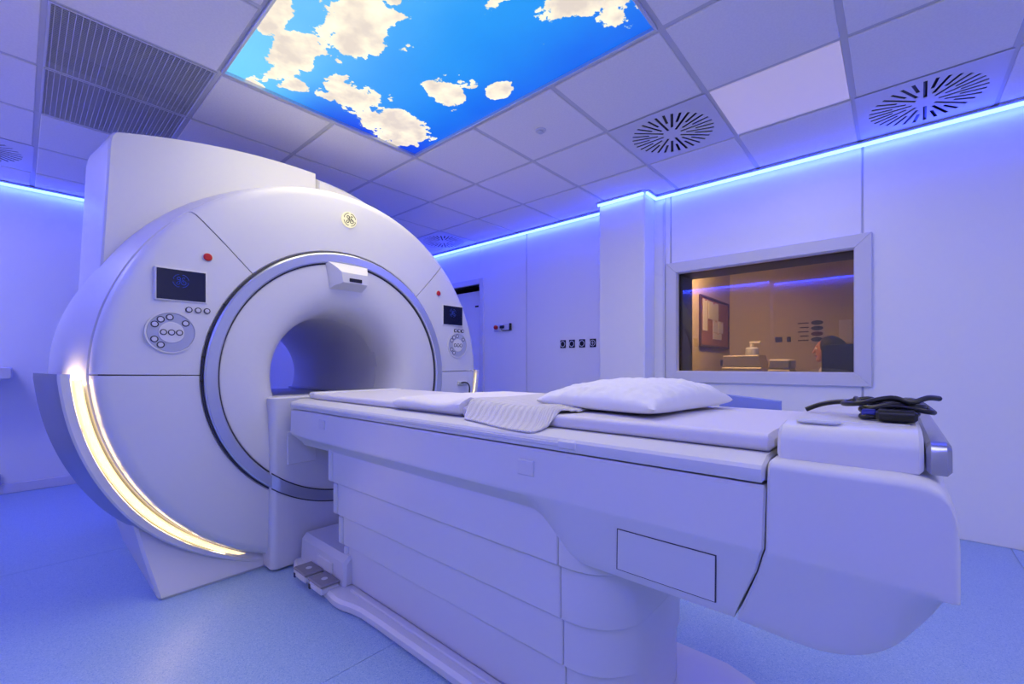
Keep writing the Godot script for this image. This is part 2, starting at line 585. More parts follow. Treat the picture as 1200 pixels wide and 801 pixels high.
func build_ceiling() -> void:
	var ce := structure("ceiling", "suspended ceiling of white square tiles", "ceiling")
	part("slab", ext(-1.6, WALL_B + 0.2, CEIL + 0.12, CEIL + 0.2, BACK_A - 0.1, WALL_A + 0.1, 0.001), M.grid, ce)
	var special := {}
	for i in range(0, 3): for j in range(-2, 0): special[Vector2i(i, j)] = "sky"
	for k in [Vector2i(0, 1), Vector2i(-2, 2), Vector2i(5, 2), Vector2i(6, -4)]: special[k] = "vent"
	for k in [Vector2i(3, -3), Vector2i(4, -3)]: special[k] = "grille"
	for k in [Vector2i(-1, 1), Vector2i(-4, -2), Vector2i(-2, -5), Vector2i(5, -5)]: special[k] = "lamp"
	var full := to_mesh(rbox(PackedVector3Array(), Transform3D.IDENTITY, Vector3(0.572, 0.016, 0.572), 0.003))
	for i in range(-6, 8):
		for j in range(-6, 4):
			var a0 := maxf(GA + 0.6 * i, BACK_A); var a1 := minf(GA + 0.6 * (i + 1), WALL_A)
			var b0 := maxf(GB + 0.6 * j, LEFT_B); var b1 := minf(GB + 0.6 * (j + 1), WALL_B)
			if a1 - a0 < 0.03 or b1 - b0 < 0.03: continue
			if special.has(Vector2i(i, j)): continue
			if a1 - a0 > 0.59 and b1 - b0 > 0.59:
				var o := put("tile", full, M.tile, ce)
				o.position = V((b0 + b1) / 2, CEIL + 0.008, (a0 + a1) / 2)
			else:
				part("tile", ext(b0 + 0.014, b1 - 0.014, CEIL, CEIL + 0.016, a0 + 0.014, a1 - 0.014, 0.003), M.tile, ce)
	# grid bars, slightly above the faces of the tiles
	for i in range(-5, 9):
		var a := GA + 0.6 * i
		if a < BACK_A or a > WALL_A: continue
		if i in [1, 2]:
			part("grid_bar", ext(LEFT_B, GB - 1.2, CEIL + 0.006, CEIL + 0.04, a - 0.014, a + 0.014, 0.001), M.grid, ce)
			part("grid_bar", ext(GB, WALL_B, CEIL + 0.006, CEIL + 0.04, a - 0.014, a + 0.014, 0.001), M.grid, ce)
		else:
			part("grid_bar", ext(LEFT_B, WALL_B, CEIL + 0.006, CEIL + 0.04, a - 0.014, a + 0.014, 0.001), M.grid, ce)
	for j in range(-5, 4):
		var b := GB + 0.6 * j
		if b < LEFT_B or b > WALL_B: continue
		if j == -1:
			part("grid_bar", ext(b - 0.014, b + 0.014, CEIL + 0.007, CEIL + 0.041, BACK_A, GA, 0.001), M.grid, ce)
			part("grid_bar", ext(b - 0.014, b + 0.014, CEIL + 0.007, CEIL + 0.041, GA + 1.8, WALL_A, 0.001), M.grid, ce)
		else:
			part("grid_bar", ext(b - 0.014, b + 0.014, CEIL + 0.007, CEIL + 0.041, BACK_A, WALL_A, 0.001), M.grid, ce)
	# perimeter angle
	for e in [[WALL_B - 0.02, WALL_B, BACK_A, WALL_A], [LEFT_B, WALL_B, WALL_A - 0.02, WALL_A]]:
		part("wall_angle", ext(e[0], e[1], CEIL - 0.004, CEIL + 0.03, e[2], e[3], 0.001), M.grid, ce)
	part("wall_angle", ext(3.49, WALL_B, CEIL - 0.004, CEIL + 0.03, 1.58, 2.06, 0.001), M.grid, ce)
	build_sky_panel()
	var vent_labels := ["round swirl air diffuser in the tile next to the lit ceiling panel", "round swirl air diffuser above the control room window", "round swirl air diffuser above the door by the scanner", "round swirl air diffuser in the corner behind the mesh grilles"]
	var vk := [Vector2i(0, 1), Vector2i(-2, 2), Vector2i(5, 2), Vector2i(6, -4)]
	var first: Node3D = null
	for i in 4:
		var at := V(GB + 0.6 * vk[i].y + 0.3, CEIL, GA + 0.6 * vk[i].x + 0.3)
		if first == null: first = make_vent(at, vent_labels[0])
		else:
			var d := first.duplicate() as Node3D
			d.name = numbered("air_diffuser")
			add_child(d)
			d.position = at
			tag(d, vent_labels[i], "air vent", "swirl air diffusers in the ceiling")
	make_grille(3, "mesh return air grille between the sky panel and the far mesh grille")
	make_grille(4, "mesh return air grille right above the scanner housing")
	for k in [[-1, 1, "lit pinkish square ceiling lamp between two swirl diffusers", "ceiling lamp"], [-4, -2, "added unseen square ceiling lamp beyond the foot end of the table", "ceiling lamp"], [-2, -5, "added unseen square ceiling lamp beside the blind wall facing the window", "ceiling lamp"], [5, -5, "added unseen square ceiling lamp in the corner left of the scanner", "ceiling lamp"]]:  # all but the pinkish lamp are out of view, added for neutral fill
		var b0: float = GB + 0.6 * k[1]; var a0: float = GA + 0.6 * k[0]
		var n := thing("ceiling_lamp", k[2], k[3], V(b0 + 0.3, CEIL, a0 + 0.3), "square ceiling lamps")
		part("diffuser", ext(b0 + 0.016, b0 + 0.584, CEIL + 0.002, CEIL + 0.012, a0 + 0.016, a0 + 0.584, 0.002), M.lamp_panel, n)
		part("housing", ext(b0 + 0.016, b0 + 0.584, CEIL + 0.013, CEIL + 0.06, a0 + 0.016, a0 + 0.584, 0.002), M.grid, n)
		area_light(V(b0 + 0.3, CEIL - 0.002, a0 + 0.3), Vector3.DOWN, Vector3.RIGHT, Vector2(0.56, 0.56), Color(0.98, 0.96, 0.96), PANEL_LIGHT * (0.25 if k[0] == -1 else 0.5 if k[0] == 5 else 0.42 if k[0] == -2 else 0.75), n)
	# detector
	var dt := thing("smoke_detector", "small round detector set in a ceiling tile beside the sky panel", "detector", V(2.172, CEIL - 0.012, 1.676))
	part("collar", prism(disc(2.172, 1.676, 0.034), CEIL - 0.008, CEIL + 0.002, 0.003, "floor"), M.frame, dt)
	part("sensor_cap", prism(disc(2.172, 1.676, 0.018), CEIL - 0.02, CEIL - 0.008, 0.004, "floor"), M.alu, dt)

func make_vent(at: Vector3, label: String) -> Node3D:
	var n := thing("air_diffuser", label, "air vent", at, "swirl air diffusers in the ceiling")
	var c := CSGBox3D.new()
	c.name = "plate"
	c.size = Vector3(0.59, 0.003, 0.59)
	c.position = Vector3(0, 0.0025, 0)
	c.material = M.frame
	n.add_child(c)
	for i in 32:
		var s := CSGBox3D.new()
		s.name = "slot_cut"
		s.operation = CSGShape3D.OPERATION_SUBTRACTION
		var r0 := 0.055 if i % 2 == 0 else 0.14
		if i % 4 == 2: r0 = 0.085
		s.size = Vector3(0.245 - r0, 0.05, 0.016)
		var th := TAU * (i + 0.15) / 32
		s.rotation.y = -th
		s.position = Vector3(cos(th), 0, sin(th)) * (r0 + 0.245) / 2
		s.material = M.frame
		c.add_child(s, true)
	# black air-control blades, tilted, one behind each slot
	for i in 32:
		var r0 := 0.05 if i % 2 == 0 else 0.135
		if i % 4 == 2: r0 = 0.08
		var th := TAU * (i + 0.15) / 32
		var bl := put("blade", to_mesh(rbox(PackedVector3Array(), Transform3D(Basis(Vector3.RIGHT, 0.45), Vector3.ZERO), Vector3(0.25 - r0, 0.004, 0.022), 0.001)), M.black_plastic, n)
		bl.rotation.y = -th
		bl.position = Vector3(cos(th), 0, sin(th)) * (r0 + 0.25) / 2 + Vector3(0, 0.0105, 0)
	var t := PackedVector3Array()
	rbox(t, Transform3D(Basis.IDENTITY, Vector3(0, 0.108, 0)), Vector3(0.56, 0.008, 0.56), 0.001)
	for sg in [-1.0, 1.0]:
		rbox(t, Transform3D(Basis.IDENTITY, Vector3(sg * 0.276, 0.056, 0)), Vector3(0.008, 0.096, 0.56), 0.001)
		rbox(t, Transform3D(Basis.IDENTITY, Vector3(0, 0.056, sg * 0.276)), Vector3(0.544, 0.096, 0.008), 0.001)
	put("duct", to_mesh(t), M.duct, n)
	return n

func make_grille(i: int, label: String) -> void:
	var a0 := GA + 0.6 * i; var b0 := GB - 1.8
	var n := thing("air_grille", label, "air grille", V(b0 + 0.3, CEIL, a0 + 0.3), "mesh return air grilles")
	var bk := ext(b0 + 0.012, b0 + 0.588, CEIL + 0.104, CEIL + 0.112, a0 + 0.012, a0 + 0.588, 0.001)
	for e in [[b0 + 0.012, b0 + 0.020, a0 + 0.012, a0 + 0.588], [b0 + 0.580, b0 + 0.588, a0 + 0.012, a0 + 0.588], [b0 + 0.020, b0 + 0.580, a0 + 0.012, a0 + 0.020], [b0 + 0.020, b0 + 0.580, a0 + 0.580, a0 + 0.588]]:
		ext(e[0], e[1], CEIL + 0.03, CEIL + 0.104, e[2], e[3], 0.001, bk)
	part("duct", bk, M.duct, n)
	for e in [[b0 + 0.006, b0 + 0.594, a0 + 0.004, a0 + 0.014], [b0 + 0.006, b0 + 0.594, a0 + 0.586, a0 + 0.596], [b0 + 0.006, b0 + 0.016, a0 + 0.014, a0 + 0.586], [b0 + 0.584, b0 + 0.594, a0 + 0.014, a0 + 0.586]]:
		part("frame_bar", ext(e[0], e[1], CEIL, CEIL + 0.03, e[2], e[3], 0.002), M.grid, n)
	var t := PackedVector3Array()
	for k in 27:
		var b := b0 + 0.016 + 0.568 * (k + 0.5) / 27
		ext(b - 0.0014, b + 0.0014, CEIL + 0.003, CEIL + 0.009, a0 + 0.012, a0 + 0.588, 0.0004, t)
	for k in 46:
		var a := a0 + 0.014 + 0.572 * (k + 0.5) / 46
		ext(b0 + 0.014, b0 + 0.586, CEIL + 0.004, CEIL + 0.008, a - 0.0014, a + 0.0014, 0.0003, t)
	var o := part("mesh", t, M.grid, n)
	o.set_meta("kind", "stuff")

func build_sky_panel() -> void:
	var b0 := GB - 1.2 + 0.015; var b1 := GB - 0.022
	var a0 := GA + 0.02; var a1 := GA + 1.8 - 0.03
	var n := thing("sky_panel", "large backlit ceiling picture of blue sky with cream clouds", "light panel", V((b0 + b1) / 2, CEIL, (a0 + a1) / 2))
	var W := 1000; var H := 660
	var img := Image.create(W, H, false, Image.FORMAT_RGB8)
	var nz := FastNoiseLite.new()
	nz.seed = 11; nz.frequency = 3.6; nz.fractal_octaves = 7; nz.fractal_gain = 0.60
	var nz2 := FastNoiseLite.new()
	nz2.seed = 31; nz2.frequency = 7.0; nz2.fractal_octaves = 4
	# clouds: a, b, radius along a, radius across b
	var blobs := [[2.265, 1.235, 0.12, 0.18], [2.34, 1.57, 0.165, 0.20], [1.83, 1.57, 0.13, 0.115], [1.62, 1.725, 0.075, 0.05], [2.20, 0.875, 0.25, 0.10], [1.80, 0.97, 0.24, 0.16], [1.97, 0.715, 0.16, 0.06], [0.88, 1.52, 0.22, 0.17], [2.40, 0.965, 0.06, 0.06], [2.54, 0.84, 0.02, 0.05], [1.21, 1.28, 0.07, 0.05], [1.45, 0.95, 0.16, 0.11], [1.0, 1.05, 0.22, 0.2], [1.3, 0.75, 0.1, 0.06]]
	for x in W:
		var a := a0 + (a1 - a0) * (x + 0.5) / W
		for y in H:
			var b := b0 + (b1 - b0) * (y + 0.5) / H
			var s := (b - b0) / (b1 - b0)
			var q := (a - a0) / (a1 - a0)
			# printed sky: pale on one side, deep towards two edges
			var k := clampf(0.10 + 0.75 * s + 0.05 * nz2.get_noise_2d(a * 0.3, b * 0.3), 0, 1)
			var c := Color(0.40, 0.73, 0.93).lerp(Color(0.13, 0.56, 0.90), smoothstep(0.05, 0.55, k)).lerp(Color(0.03, 0.36, 0.87), smoothstep(0.5, 0.95, k))
			c = c.lerp(Color(0.01, 0.24, 0.84), smoothstep(0.80, 1.0, q) * smoothstep(0.1, 0.7, s) * 0.95)
			c = c.lerp(Color(0.45, 0.82, 1.0), smoothstep(0.45, 0.0, s) * smoothstep(0.6, 0.95, q) * 0.6)
			var f := -1.0
			for e in blobs:
				var da: float = (a - e[0]) / e[2]; var db: float = (b - e[1]) / e[3]
				if absf(da) < 1.9 and absf(db) < 1.9: f = maxf(f, 1.0 - sqrt(da * da + db * db))
			if f > -0.9:
				var w := f + 1.25 * nz.get_noise_2d(a, b) + 0.02
				var m := smoothstep(-0.03, 0.06, w)
				var shade := clampf(0.62 + 0.9 * nz2.get_noise_2d(a * 0.8 + 5.0, b * 0.8) - 0.30 * smoothstep(0.15, 0.7, w), 0, 1)
				c = c.lerp(Color(0.84, 0.79, 0.74).lerp(Color(1.0, 0.95, 0.84), shade), m)
			img.set_pixel(x, y, c)
	var m := mat(Color(0.05, 0.05, 0.05), 0.35)
	m.emission_enabled = true
	m.emission = Color.WHITE
	m.emission_operator = BaseMaterial3D.EMISSION_OP_MULTIPLY
	m.emission_texture = ImageTexture.create_from_image(img)
	m.emission_energy_multiplier = 0.95
	var q2 := sheet(V(b0, CEIL + 0.012, a0), V(b0, CEIL + 0.012, a1), V(b1, CEIL + 0.012, a1), V(b1, CEIL + 0.012, a0))
	part("printed_sheet", q2[0], m, n, 30.0, q2[1])
	part("light_box", ext(b0, b1, CEIL + 0.016, CEIL + 0.1, a0, a1, 0.002), M.grid, n)
	for e in [[b0 - 0.012, b0 + 0.002, a0 - 0.01, a1 + 0.01], [b1 - 0.002, b1 + 0.014, a0 - 0.01, a1 + 0.01], [b0, b1, a0 - 0.012, a0 + 0.002], [b0, b1, a1 - 0.002, a1 + 0.012]]:
		part("frame_bar", ext(e[0], e[1], CEIL - 0.006, CEIL + 0.04, e[2], e[3], 0.002), M.alu, n)
	area_light(V((b0 + b1) / 2, CEIL - 0.004, (a0 + a1) / 2), Vector3.DOWN, Vector3.RIGHT, Vector2(b1 - b0 - 0.02, a1 - a0 - 0.02), Color(1.0, 0.94, 0.72), SKY_LIGHT, n)

# ------------------------------------------------------------------ blue light lines under the ceiling
func build_led() -> void:
	var y := CEIL - 0.026
	var runs := [
		[V(WALL_B - 0.03, y, 2.055), V(WALL_B - 0.03, y, WALL_A - 0.03), "thin blue light line above the sockets and the door"],
		[V(3.495, y, 1.60), V(3.495, y, 2.04), "short blue light line across the front of the wall column"],
		[V(3.50, y, 1.575), V(WALL_B - 0.03, y, 1.575), "very short blue light line on the flank of the wall column"],
		[V(WALL_B - 0.03, y, BACK_A + 0.05), V(WALL_B - 0.03, y, 1.57), "long blue light line above the control room window"],
		[V(LEFT_B2 + 0.03, y, WALL_A - 0.03), V(WALL_B - 0.05, y, WALL_A - 0.03), "blue light line along the wall behind the scanner"],
		[V(LEFT_B + 0.03, y, BACK_A + 0.05), V(LEFT_B + 0.03, y, 1.63), "blue light line on the wall facing the window"],
		[V(LEFT_B2 + 0.03, y, 1.66), V(LEFT_B2 + 0.03, y, WALL_A - 0.05), "blue light line on the projecting part of the blind wall"]]
	for r in runs:
		var p: Vector3 = r[0]; var q: Vector3 = r[1]
		var mid: Vector3 = (p + q) / 2
		var len := p.distance_to(q)
		var dir := (q - p).normalized()
		var n := thing("light_line", r[2], "light strip", mid, "blue light lines under the ceiling")
		var xf := Transform3D(Basis(dir, Vector3.UP, dir.cross(Vector3.UP)), mid)
		part("diffuser", rbox(PackedVector3Array(), xf, Vector3(len, 0.019, 0.014), 0.002), M.led, n)
		part("profile", rbox(PackedVector3Array(), xf.translated(Vector3(0, 0.016, 0)), Vector3(len, 0.011, 0.03), 0.002), M.alu, n)
		if len > 0.3:
			area_light(mid + Vector3(0, -0.012, 0), Vector3.DOWN, dir, Vector2(len, 0.010), LED_COLOR, LED_LIGHT * len, n)

# ------------------------------------------------------------------ scanner
func wing_t(th: float) -> float:
	# 1 along the flank, shrinking where the band runs down to the floor (degrees below the horizontal)
	return lerpf(1.0, 0.55, smoothstep(30.0, 67.0, th))

func wing_sweep(profile: Array, side: float, d0: float, d1: float, n: int) -> PackedVector3Array:
	var rings := []
	for i in n + 1:
		var d := lerpf(d0, d1, float(i) / n)
		var t := wing_t(d)
		var th := deg_to_rad(d)
		var r := PackedVector3Array()
		for p in profile:
			var rr: float = (1.058 + (p.x - 1.058) * t) * rim_f(-th)
			var aa: float = 2.43 + (p.y - 2.43) * lerpf(0.5, 1.0, t)
			r.append(V(CB + side * rr * cos(th), maxf(0.004, CY - rr * sin(th)), aa))
		rings.append(r)
	return loft(rings)

func build_scanner() -> void:
	var s := thing("mri_scanner", "large white MRI scanner with round bore, screens and glowing side wings", "MRI scanner", V(CB, 0, 2.9))
	# front covers, split by radial seams
	var prof := [Vector2(0.699, 2.376), Vector2(0.705, 2.370), Vector2(0.86, 2.372), Vector2(1.00, 2.384), Vector2(1.03, 2.393), Vector2(1.048, 2.410), Vector2(1.056, 2.435), Vector2(1.058, 2.462), Vector2(1.04, 2.47), Vector2(0.699, 2.47)]
	var gp := 0.16
	var sec := [[46.3, 133.7, "top_cover", 60], [133.7, 178.9, "side_cover", 34], [178.9, 262.0, "lower_cover", 50], [-82.0, 1.1, "lower_cover", 50], [1.1, 46.3, "side_cover", 34]]
	for e in sec:
		part(e[2], lathe(prof, e[0] + gp, e[1] - gp, e[3], 0.012), M.plastic, s)
	# shell behind the covers
	var shell := [Vector2(0.72, 2.482), Vector2(1.046, 2.482), Vector2(1.064, 2.486), Vector2(1.075, 2.52), Vector2(1.10, 2.64), Vector2(1.118, 2.76), Vector2(1.128, 2.9), Vector2(1.13, 3.1), Vector2(1.13, 3.86), Vector2(1.10, 3.93), Vector2(1.02, 3.96), Vector2(0.40, 3.96), Vector2(0.40, 3.9), Vector2(0.72, 3.8)]
	part("side_shell", lathe(shell, 0, 360, 120, 0.05), M.plastic2, s)
	part("seam_core", lathe([Vector2(0.60, 2.474), Vector2(1.03, 2.474), Vector2(1.03, 2.481), Vector2(0.60, 2.481)], 0, 360, 90, 0.03), M.gap, s)
	# magnet housing on top
	var hp := PackedVector2Array([Vector2(1.262, 1.38), Vector2(0.242, 1.38), Vector2(0.252, 1.55), Vector2(0.278, 2.10), Vector2(0.284, 2.135), Vector2(0.298, 2.155)])
	for i in 15:
		var b := lerpf(0.33, 1.262, i / 14.0)
		hp.append(Vector2(b, 2.272 - (b - 1.15) * (b - 1.15) / (2 * 3.15)))
	# loft backwards: the flank leans out a little to the rear and the rear edges are rounded
	var rings := []
	for e in [[2.80, 0.012, 0.0], [2.808, 0.003, 0.0], [2.82, 0.0, 0.0], [3.10, -0.015, 0.0], [3.32, -0.028, 0.0], [3.40, -0.030, 0.004], [3.46, -0.020, 0.02], [3.50, 0.01, 0.06]]:
		var r := PackedVector3Array()
		for p in hp:
			var left := smoothstep(1.0, 0.25, p.x)
			r.append(V(p.x + e[1] * left, p.y - e[2] * smoothstep(1.3, 2.1, p.y) + (0.055 * smoothstep(2.82, 3.4, e[0]) * left if p.y > 2.0 else 0.0), e[0]))
		rings.append(r)
	var hs := loft(rings, false, false)
	var ix := Geometry2D.triangulate_polygon(hp)
	for i in ix.size() / 3:
		hs.append_array([rings[0][ix[3 * i]], rings[0][ix[3 * i + 1]], rings[0][ix[3 * i + 2]]])
		hs.append_array([rings[7][ix[3 * i]], rings[7][ix[3 * i + 2]], rings[7][ix[3 * i + 1]]])
	part("magnet_housing", hs, M.plastic, s, 32)
	var sh := PackedVector2Array([Vector2(1.27, 1.38)])
	for i in 20:
		var th := deg_to_rad(lerpf(88.8, 20.0, i / 19.0))
		sh.append(Vector2(CB + 1.268 * cos(th), CY + 1.268 * sin(th)))
	sh.append(Vector2(2.36, 1.38))
	part("magnet_housing", prism(sh, 2.805, 3.5, 0.02, "front"), M.plastic, s)
	# trim ring with gaskets
	part("trim_ring", lathe([Vector2(0.634, 2.42), Vector2(0.636, 2.352), Vector2(0.643, 2.346), Vector2(0.682, 2.346), Vector2(0.690, 2.352), Vector2(0.693, 2.42)], 0, 360, 160), M.ring, s)
	part("gasket", lathe([Vector2(0.693, 2.42), Vector2(0.693, 2.364), Vector2(0.699, 2.366), Vector2(0.699, 2.42)], 0, 360, 120), M.gasket, s)
	part("gasket", lathe([Vector2(0.628, 2.42), Vector2(0.628, 2.362), Vector2(0.634, 2.358), Vector2(0.634, 2.42)], 0, 360, 120), M.gasket, s)
	# bore
	var bc := [Vector2(0.628, 2.42), Vector2(0.628, 2.366), Vector2(0.622, 2.362), Vector2(0.56, 2.364), Vector2(0.50, 2.370), Vector2(0.455, 2.382), Vector2(0.42, 2.402), Vector2(0.395, 2.428), Vector2(0.373, 2.468), Vector2(0.358, 2.52), Vector2(0.349, 2.58), Vector2(0.346, 2.64), Vector2(0.37, 2.64), Vector2(0.40, 2.5), Vector2(0.45, 2.43)]
	part("bore_cover", lathe(bc, 0, 360, 128), M.plastic, s, 50)
	var bt := part("bore_tube", lathe([Vector2(0.346, 2.642), Vector2(0.346, 3.86), Vector2(0.352, 3.94), Vector2(0.372, 4.01), Vector2(0.40, 4.03), Vector2(0.41, 3.97), Vector2(0.37, 3.93), Vector2(0.37, 2.642)], 0, 360, 96), M.bore, s, 50)
	for sd in [-1.0, 1.0]:
		part("bed_rail", ext(CB + sd * 0.335 - 0.012 * sd, CB + sd * 0.28, 0.845, 0.862, 2.62, 3.9, 0.003), M.bore, bt)
	part("bed_floor", ext(CB - 0.315, CB + 0.315, 0.80, 0.842, 2.45, 3.92, 0.006), M.bore, bt)
	var ip := part("intercom", prism(rounded(0, 0.07, 0, 0.1, 0.006), -0.002, 0.002, 0.001, "side"), M.bore, bt)
	ip.global_transform = Transform3D(Basis(Vector3.FORWARD, deg_to_rad(-17.0)), V(CB + 0.3435, 1.03, 2.60))
	# lit wings at the flanks
	for sd in [-1.0, 1.0]:
		var w := part("wing", wing_sweep([Vector2(1.109, 2.50), Vector2(1.112, 2.458), Vector2(1.118, 2.452), Vector2(1.138, 2.452), Vector2(1.146, 2.460), Vector2(1.158, 2.52), Vector2(1.180, 2.68), Vector2(1.205, 2.86), Vector2(1.195, 2.87), Vector2(1.165, 2.70), Vector2(1.128, 2.53)], sd, -1.2, 67.5, 60), M.wing, s, 30)
		part("lip", wing_sweep([Vector2(1.110, 2.455), Vector2(1.113, 2.449), Vector2(1.139, 2.449), Vector2(1.1475, 2.458), Vector2(1.1475, 2.470), Vector2(1.137, 2.456), Vector2(1.116, 2.456)], sd, -1.2, 67.5, 60), M.plastic, w, 40)
		part("light_strip", wing_sweep([Vector2(1.076, 2.485), Vector2(1.080, 2.470), Vector2(1.100, 2.470), Vector2(1.107, 2.485), Vector2(1.107, 2.50), Vector2(1.076, 2.50)], sd, 0.0, 68.0, 60), M.strip, s, 30)
		for i in 6:
			var d := 5.0 + i * 11.5
			var th := deg_to_rad(d)
			var rr: float = (1.058 + (1.092 - 1.058) * wing_t(d)) * rim_f(-th)
			area_light(V(CB + sd * rr * cos(th), CY - rr * sin(th), 2.466), Vector3(0, 0, 1), Vector3(-sd * sin(th), -cos(th), 0), Vector2(0.19, 0.022 * wing_t(d)), STRIP_COLOR, 0.020, s)
		part("added_glow_plate", ext(CB + sd * 1.085, CB + sd * 1.125, CY - 0.035, CY - 0.028, 2.52, 2.74, 0.002), M.strip, s)  # added glowing plate; with the lamp above it, sends warm spill up the shell
		area_light(V(CB + sd * 1.105, CY - 0.024, 2.63), Vector3.UP, Vector3(0, 0, 1), Vector2(0.2, 0.03), STRIP_COLOR, 0.13, s)
		# foot
		var fr := []
		var bx := func(b: float) -> float: return CB + sd * b
		for e in [[0.0, 0.836, 2.435, 3.40], [0.012, 0.842, 2.428, 3.41], [0.20, 0.885, 2.49, 3.43], [0.45, 0.93, 2.60, 3.46]]:
			fr.append(PackedVector3Array([V(bx.call(e[1] - 0.012), e[0], e[2]), V(bx.call(e[1]), e[0], e[2] + 0.02), V(bx.call(e[1]), e[0], e[3]), V(bx.call(0.40), e[0], e[3]), V(bx.call(0.40), e[0], e[2] + 0.01)]))
		part("foot", loft(fr), M.plastic, s, 25)
	# dock column below the bore
	var col := PackedVector2Array()
	for i in 7:
		var th := deg_to_rad(90.0 * i / 6)
		col.append(Vector2(0.862 - 0.03 * cos(th), 2.36 - 0.03 * sin(th)))
	for i in 7:
		var th := deg_to_rad(90.0 - 90.0 * i / 6)
		col.append(Vector2(1.628 + 0.03 * cos(th), 2.36 - 0.03 * sin(th)))
	col.append(Vector2(1.658, 2.48)); col.append(Vector2(0.832, 2.48))
	var dc := part("dock_column", prism(col, 0.01, 0.877, 0.006, "floor"), M.plastic2, s)
	for e in [["ring_inlay", 0.636, 0.690, 2.324, M.ring], ["gasket", 0.690, 0.696, 2.327, M.gasket], ["gasket", 0.630, 0.636, 2.327, M.gasket]]:
		var rs := []
		for i in 41:
			var b := lerpf(0.836, 1.654, i / 40.0)
			var y0: float = CY - sqrt(e[2] * e[2] - (b - CB) * (b - CB)); var y1: float = CY - sqrt(e[1] * e[1] - (b - CB) * (b - CB))
			var back := 2.34 + 0.03 * smoothstep(0.026, 0.0, minf(b - 0.832, 1.658 - b))
			var fr: float = e[3] + 0.012 * smoothstep(0.026, 0.0, minf(b - 0.832, 1.658 - b))
			rs.append(PackedVector3Array([V(b, y0, fr), V(b, y1, fr), V(b, y1, back), V(b, y0, back)]))
		part(e[0], loft(rs), e[4], dc)
	part("inspection_cover", ext(0.905, 1.05, 0.53, 0.70, 2.324, 2.334, 0.004), M.plastic, dc)
	# camera housing under the ring
	var sr := []
	for e in [[2.372, 1.112, 1.378, 1.622, 1.343, 1.145, 1.468, 1.468], [2.356, 1.116, 1.374, 1.620, 1.340, 1.149, 1.472, 1.472], [2.34, 1.135, 1.36, 1.606, 1.345, 1.160, 1.484, 1.484], [2.31, 1.165, 1.345, 1.575, 1.338, 1.178, 1.492, 1.492], [2.295, 1.180, 1.338, 1.555, 1.334, 1.186, 1.50, 1.50]]:
		sr.append(PackedVector3Array([V(e[1], e[3], e[0]), V(e[2], e[3], e[0]), V(e[4], e[6], e[0]), V(e[5], e[7], e[0])]))
	var cam := part("camera_housing", loft(sr), M.plastic, s, 28)
	part("lens_window", ext(1.225, 1.30, 1.507, 1.527, 2.290, 2.297, 0.002), M.black_plastic, cam)
	# badge
	var bd := part("badge", prism(disc(1.262, 1.878, 0.045, 40), 2.362, 2.376, 0.003, "front"), M.badge, s)
	monogram(bd, Vector2(1.262, 1.878), 0.045, 2.3610, M.badge_mark, 0.0018)
	# control panels
	for sd in [-1.0, 1.0]:
		var X := func(d: float) -> float: return CB + sd * d
		var flip: float = sd
		var fa := 2.3705
		var scr_c := -0.769 if sd < 0 else 0.802
		var cx: float = CB + scr_c
		var cy := 1.392
		var bz := part("screen_frame", ext(cx - 0.096, cx + 0.096, cy - 0.074, cy + 0.074, fa - 0.004, fa + 0.012, 0.004), M.plastic, s)
		part("screen", ext(cx - 0.088, cx + 0.088, cy - 0.066, cy + 0.066, fa - 0.006, fa + 0.004, 0.001), M.screen, bz)
		monogram(bz, Vector2(cx - 0.004, cy + 0.018), 0.036, fa - 0.0065, M.screen_mark, 0.0011)
		var rb := part("stop_button", prism(disc(CB + sd * 0.672, 1.535, 0.0175, 28), fa - 0.008, fa + 0.008, 0.004, "front"), M.red, s)
		part("rim", prism(disc(CB + sd * 0.672, 1.535, 0.021, 28), fa - 0.002, fa + 0.008, 0.002, "front"), M.plastic2, rb)
		for i in 3:
			var bx := cx + 0.026 + i * 0.034
			button(s, bx, 1.287, 0.0115, fa)
		var dcx: float = CB - 0.806 if sd < 0 else CB + 0.848
		var dcy := 1.182
		var dial := part("dial", prism(disc(dcx, dcy, 0.086, 48), fa - 0.003, fa + 0.008, 0.003, "front"), M.dial, s)
		part("dial_rim", ring_plate(dcx, dcy, 0.085, 0.092, fa - 0.005, fa + 0.006), M.plastic, dial)
		part("dial_centre", prism(disc(dcx, dcy - 0.001, 0.046, 36), fa - 0.006, fa - 0.001, 0.002, "front"), M.plastic, dial)
		for i in 3: button(dial, dcx - 0.028 + i * 0.028, dcy, 0.0115, fa - 0.003)
		for d in [40.0, 95.0, 124.0, 150.0, 208.0, 236.0]:
			button(dial, dcx + 0.066 * cos(deg_to_rad(d)), dcy + 0.066 * sin(deg_to_rad(d)), 0.0125, fa)
	# connectors and lead on the right lower cover
	var cn := part("connector_plate", ext(2.09, 2.19, 0.895, 0.925, 2.36, 2.378, 0.004), M.plastic2, s)
	for i in 3: part("socket", prism(disc(2.108 + 0.03 * i, 0.912, 0.009, 14), 2.350, 2.362, 0.002, "front"), M.alu, cn)
	part("lead", tube(curve([V(2.11, 0.912, 2.35), V(2.13, 0.915, 2.325), V(2.16, 0.89, 2.32), V(2.175, 0.82, 2.335), V(2.175, 0.6, 2.355)]), 0.005), M.black_plastic, cn)
	# hinge marks along the left of the ring
	for d in [150.5, 163.0, 172.0, 181.0]:
		var th := deg_to_rad(d)
		part("clip", ext(CB + 0.698 * cos(th) - 0.004, CB + 0.698 * cos(th) + 0.004, CY + 0.698 * sin(th) - 0.004, CY + 0.698 * sin(th) + 0.004, 2.355, 2.37, 0.001), M.black, s)
	# grip on the right flank
	part("grip", tube(curve([V(2.20, 1.42, 2.43), V(2.26, 1.28, 2.44), V(2.30, 1.10, 2.455), V(2.308, 0.99, 2.46)]), 0.008), M.black_plastic, s)

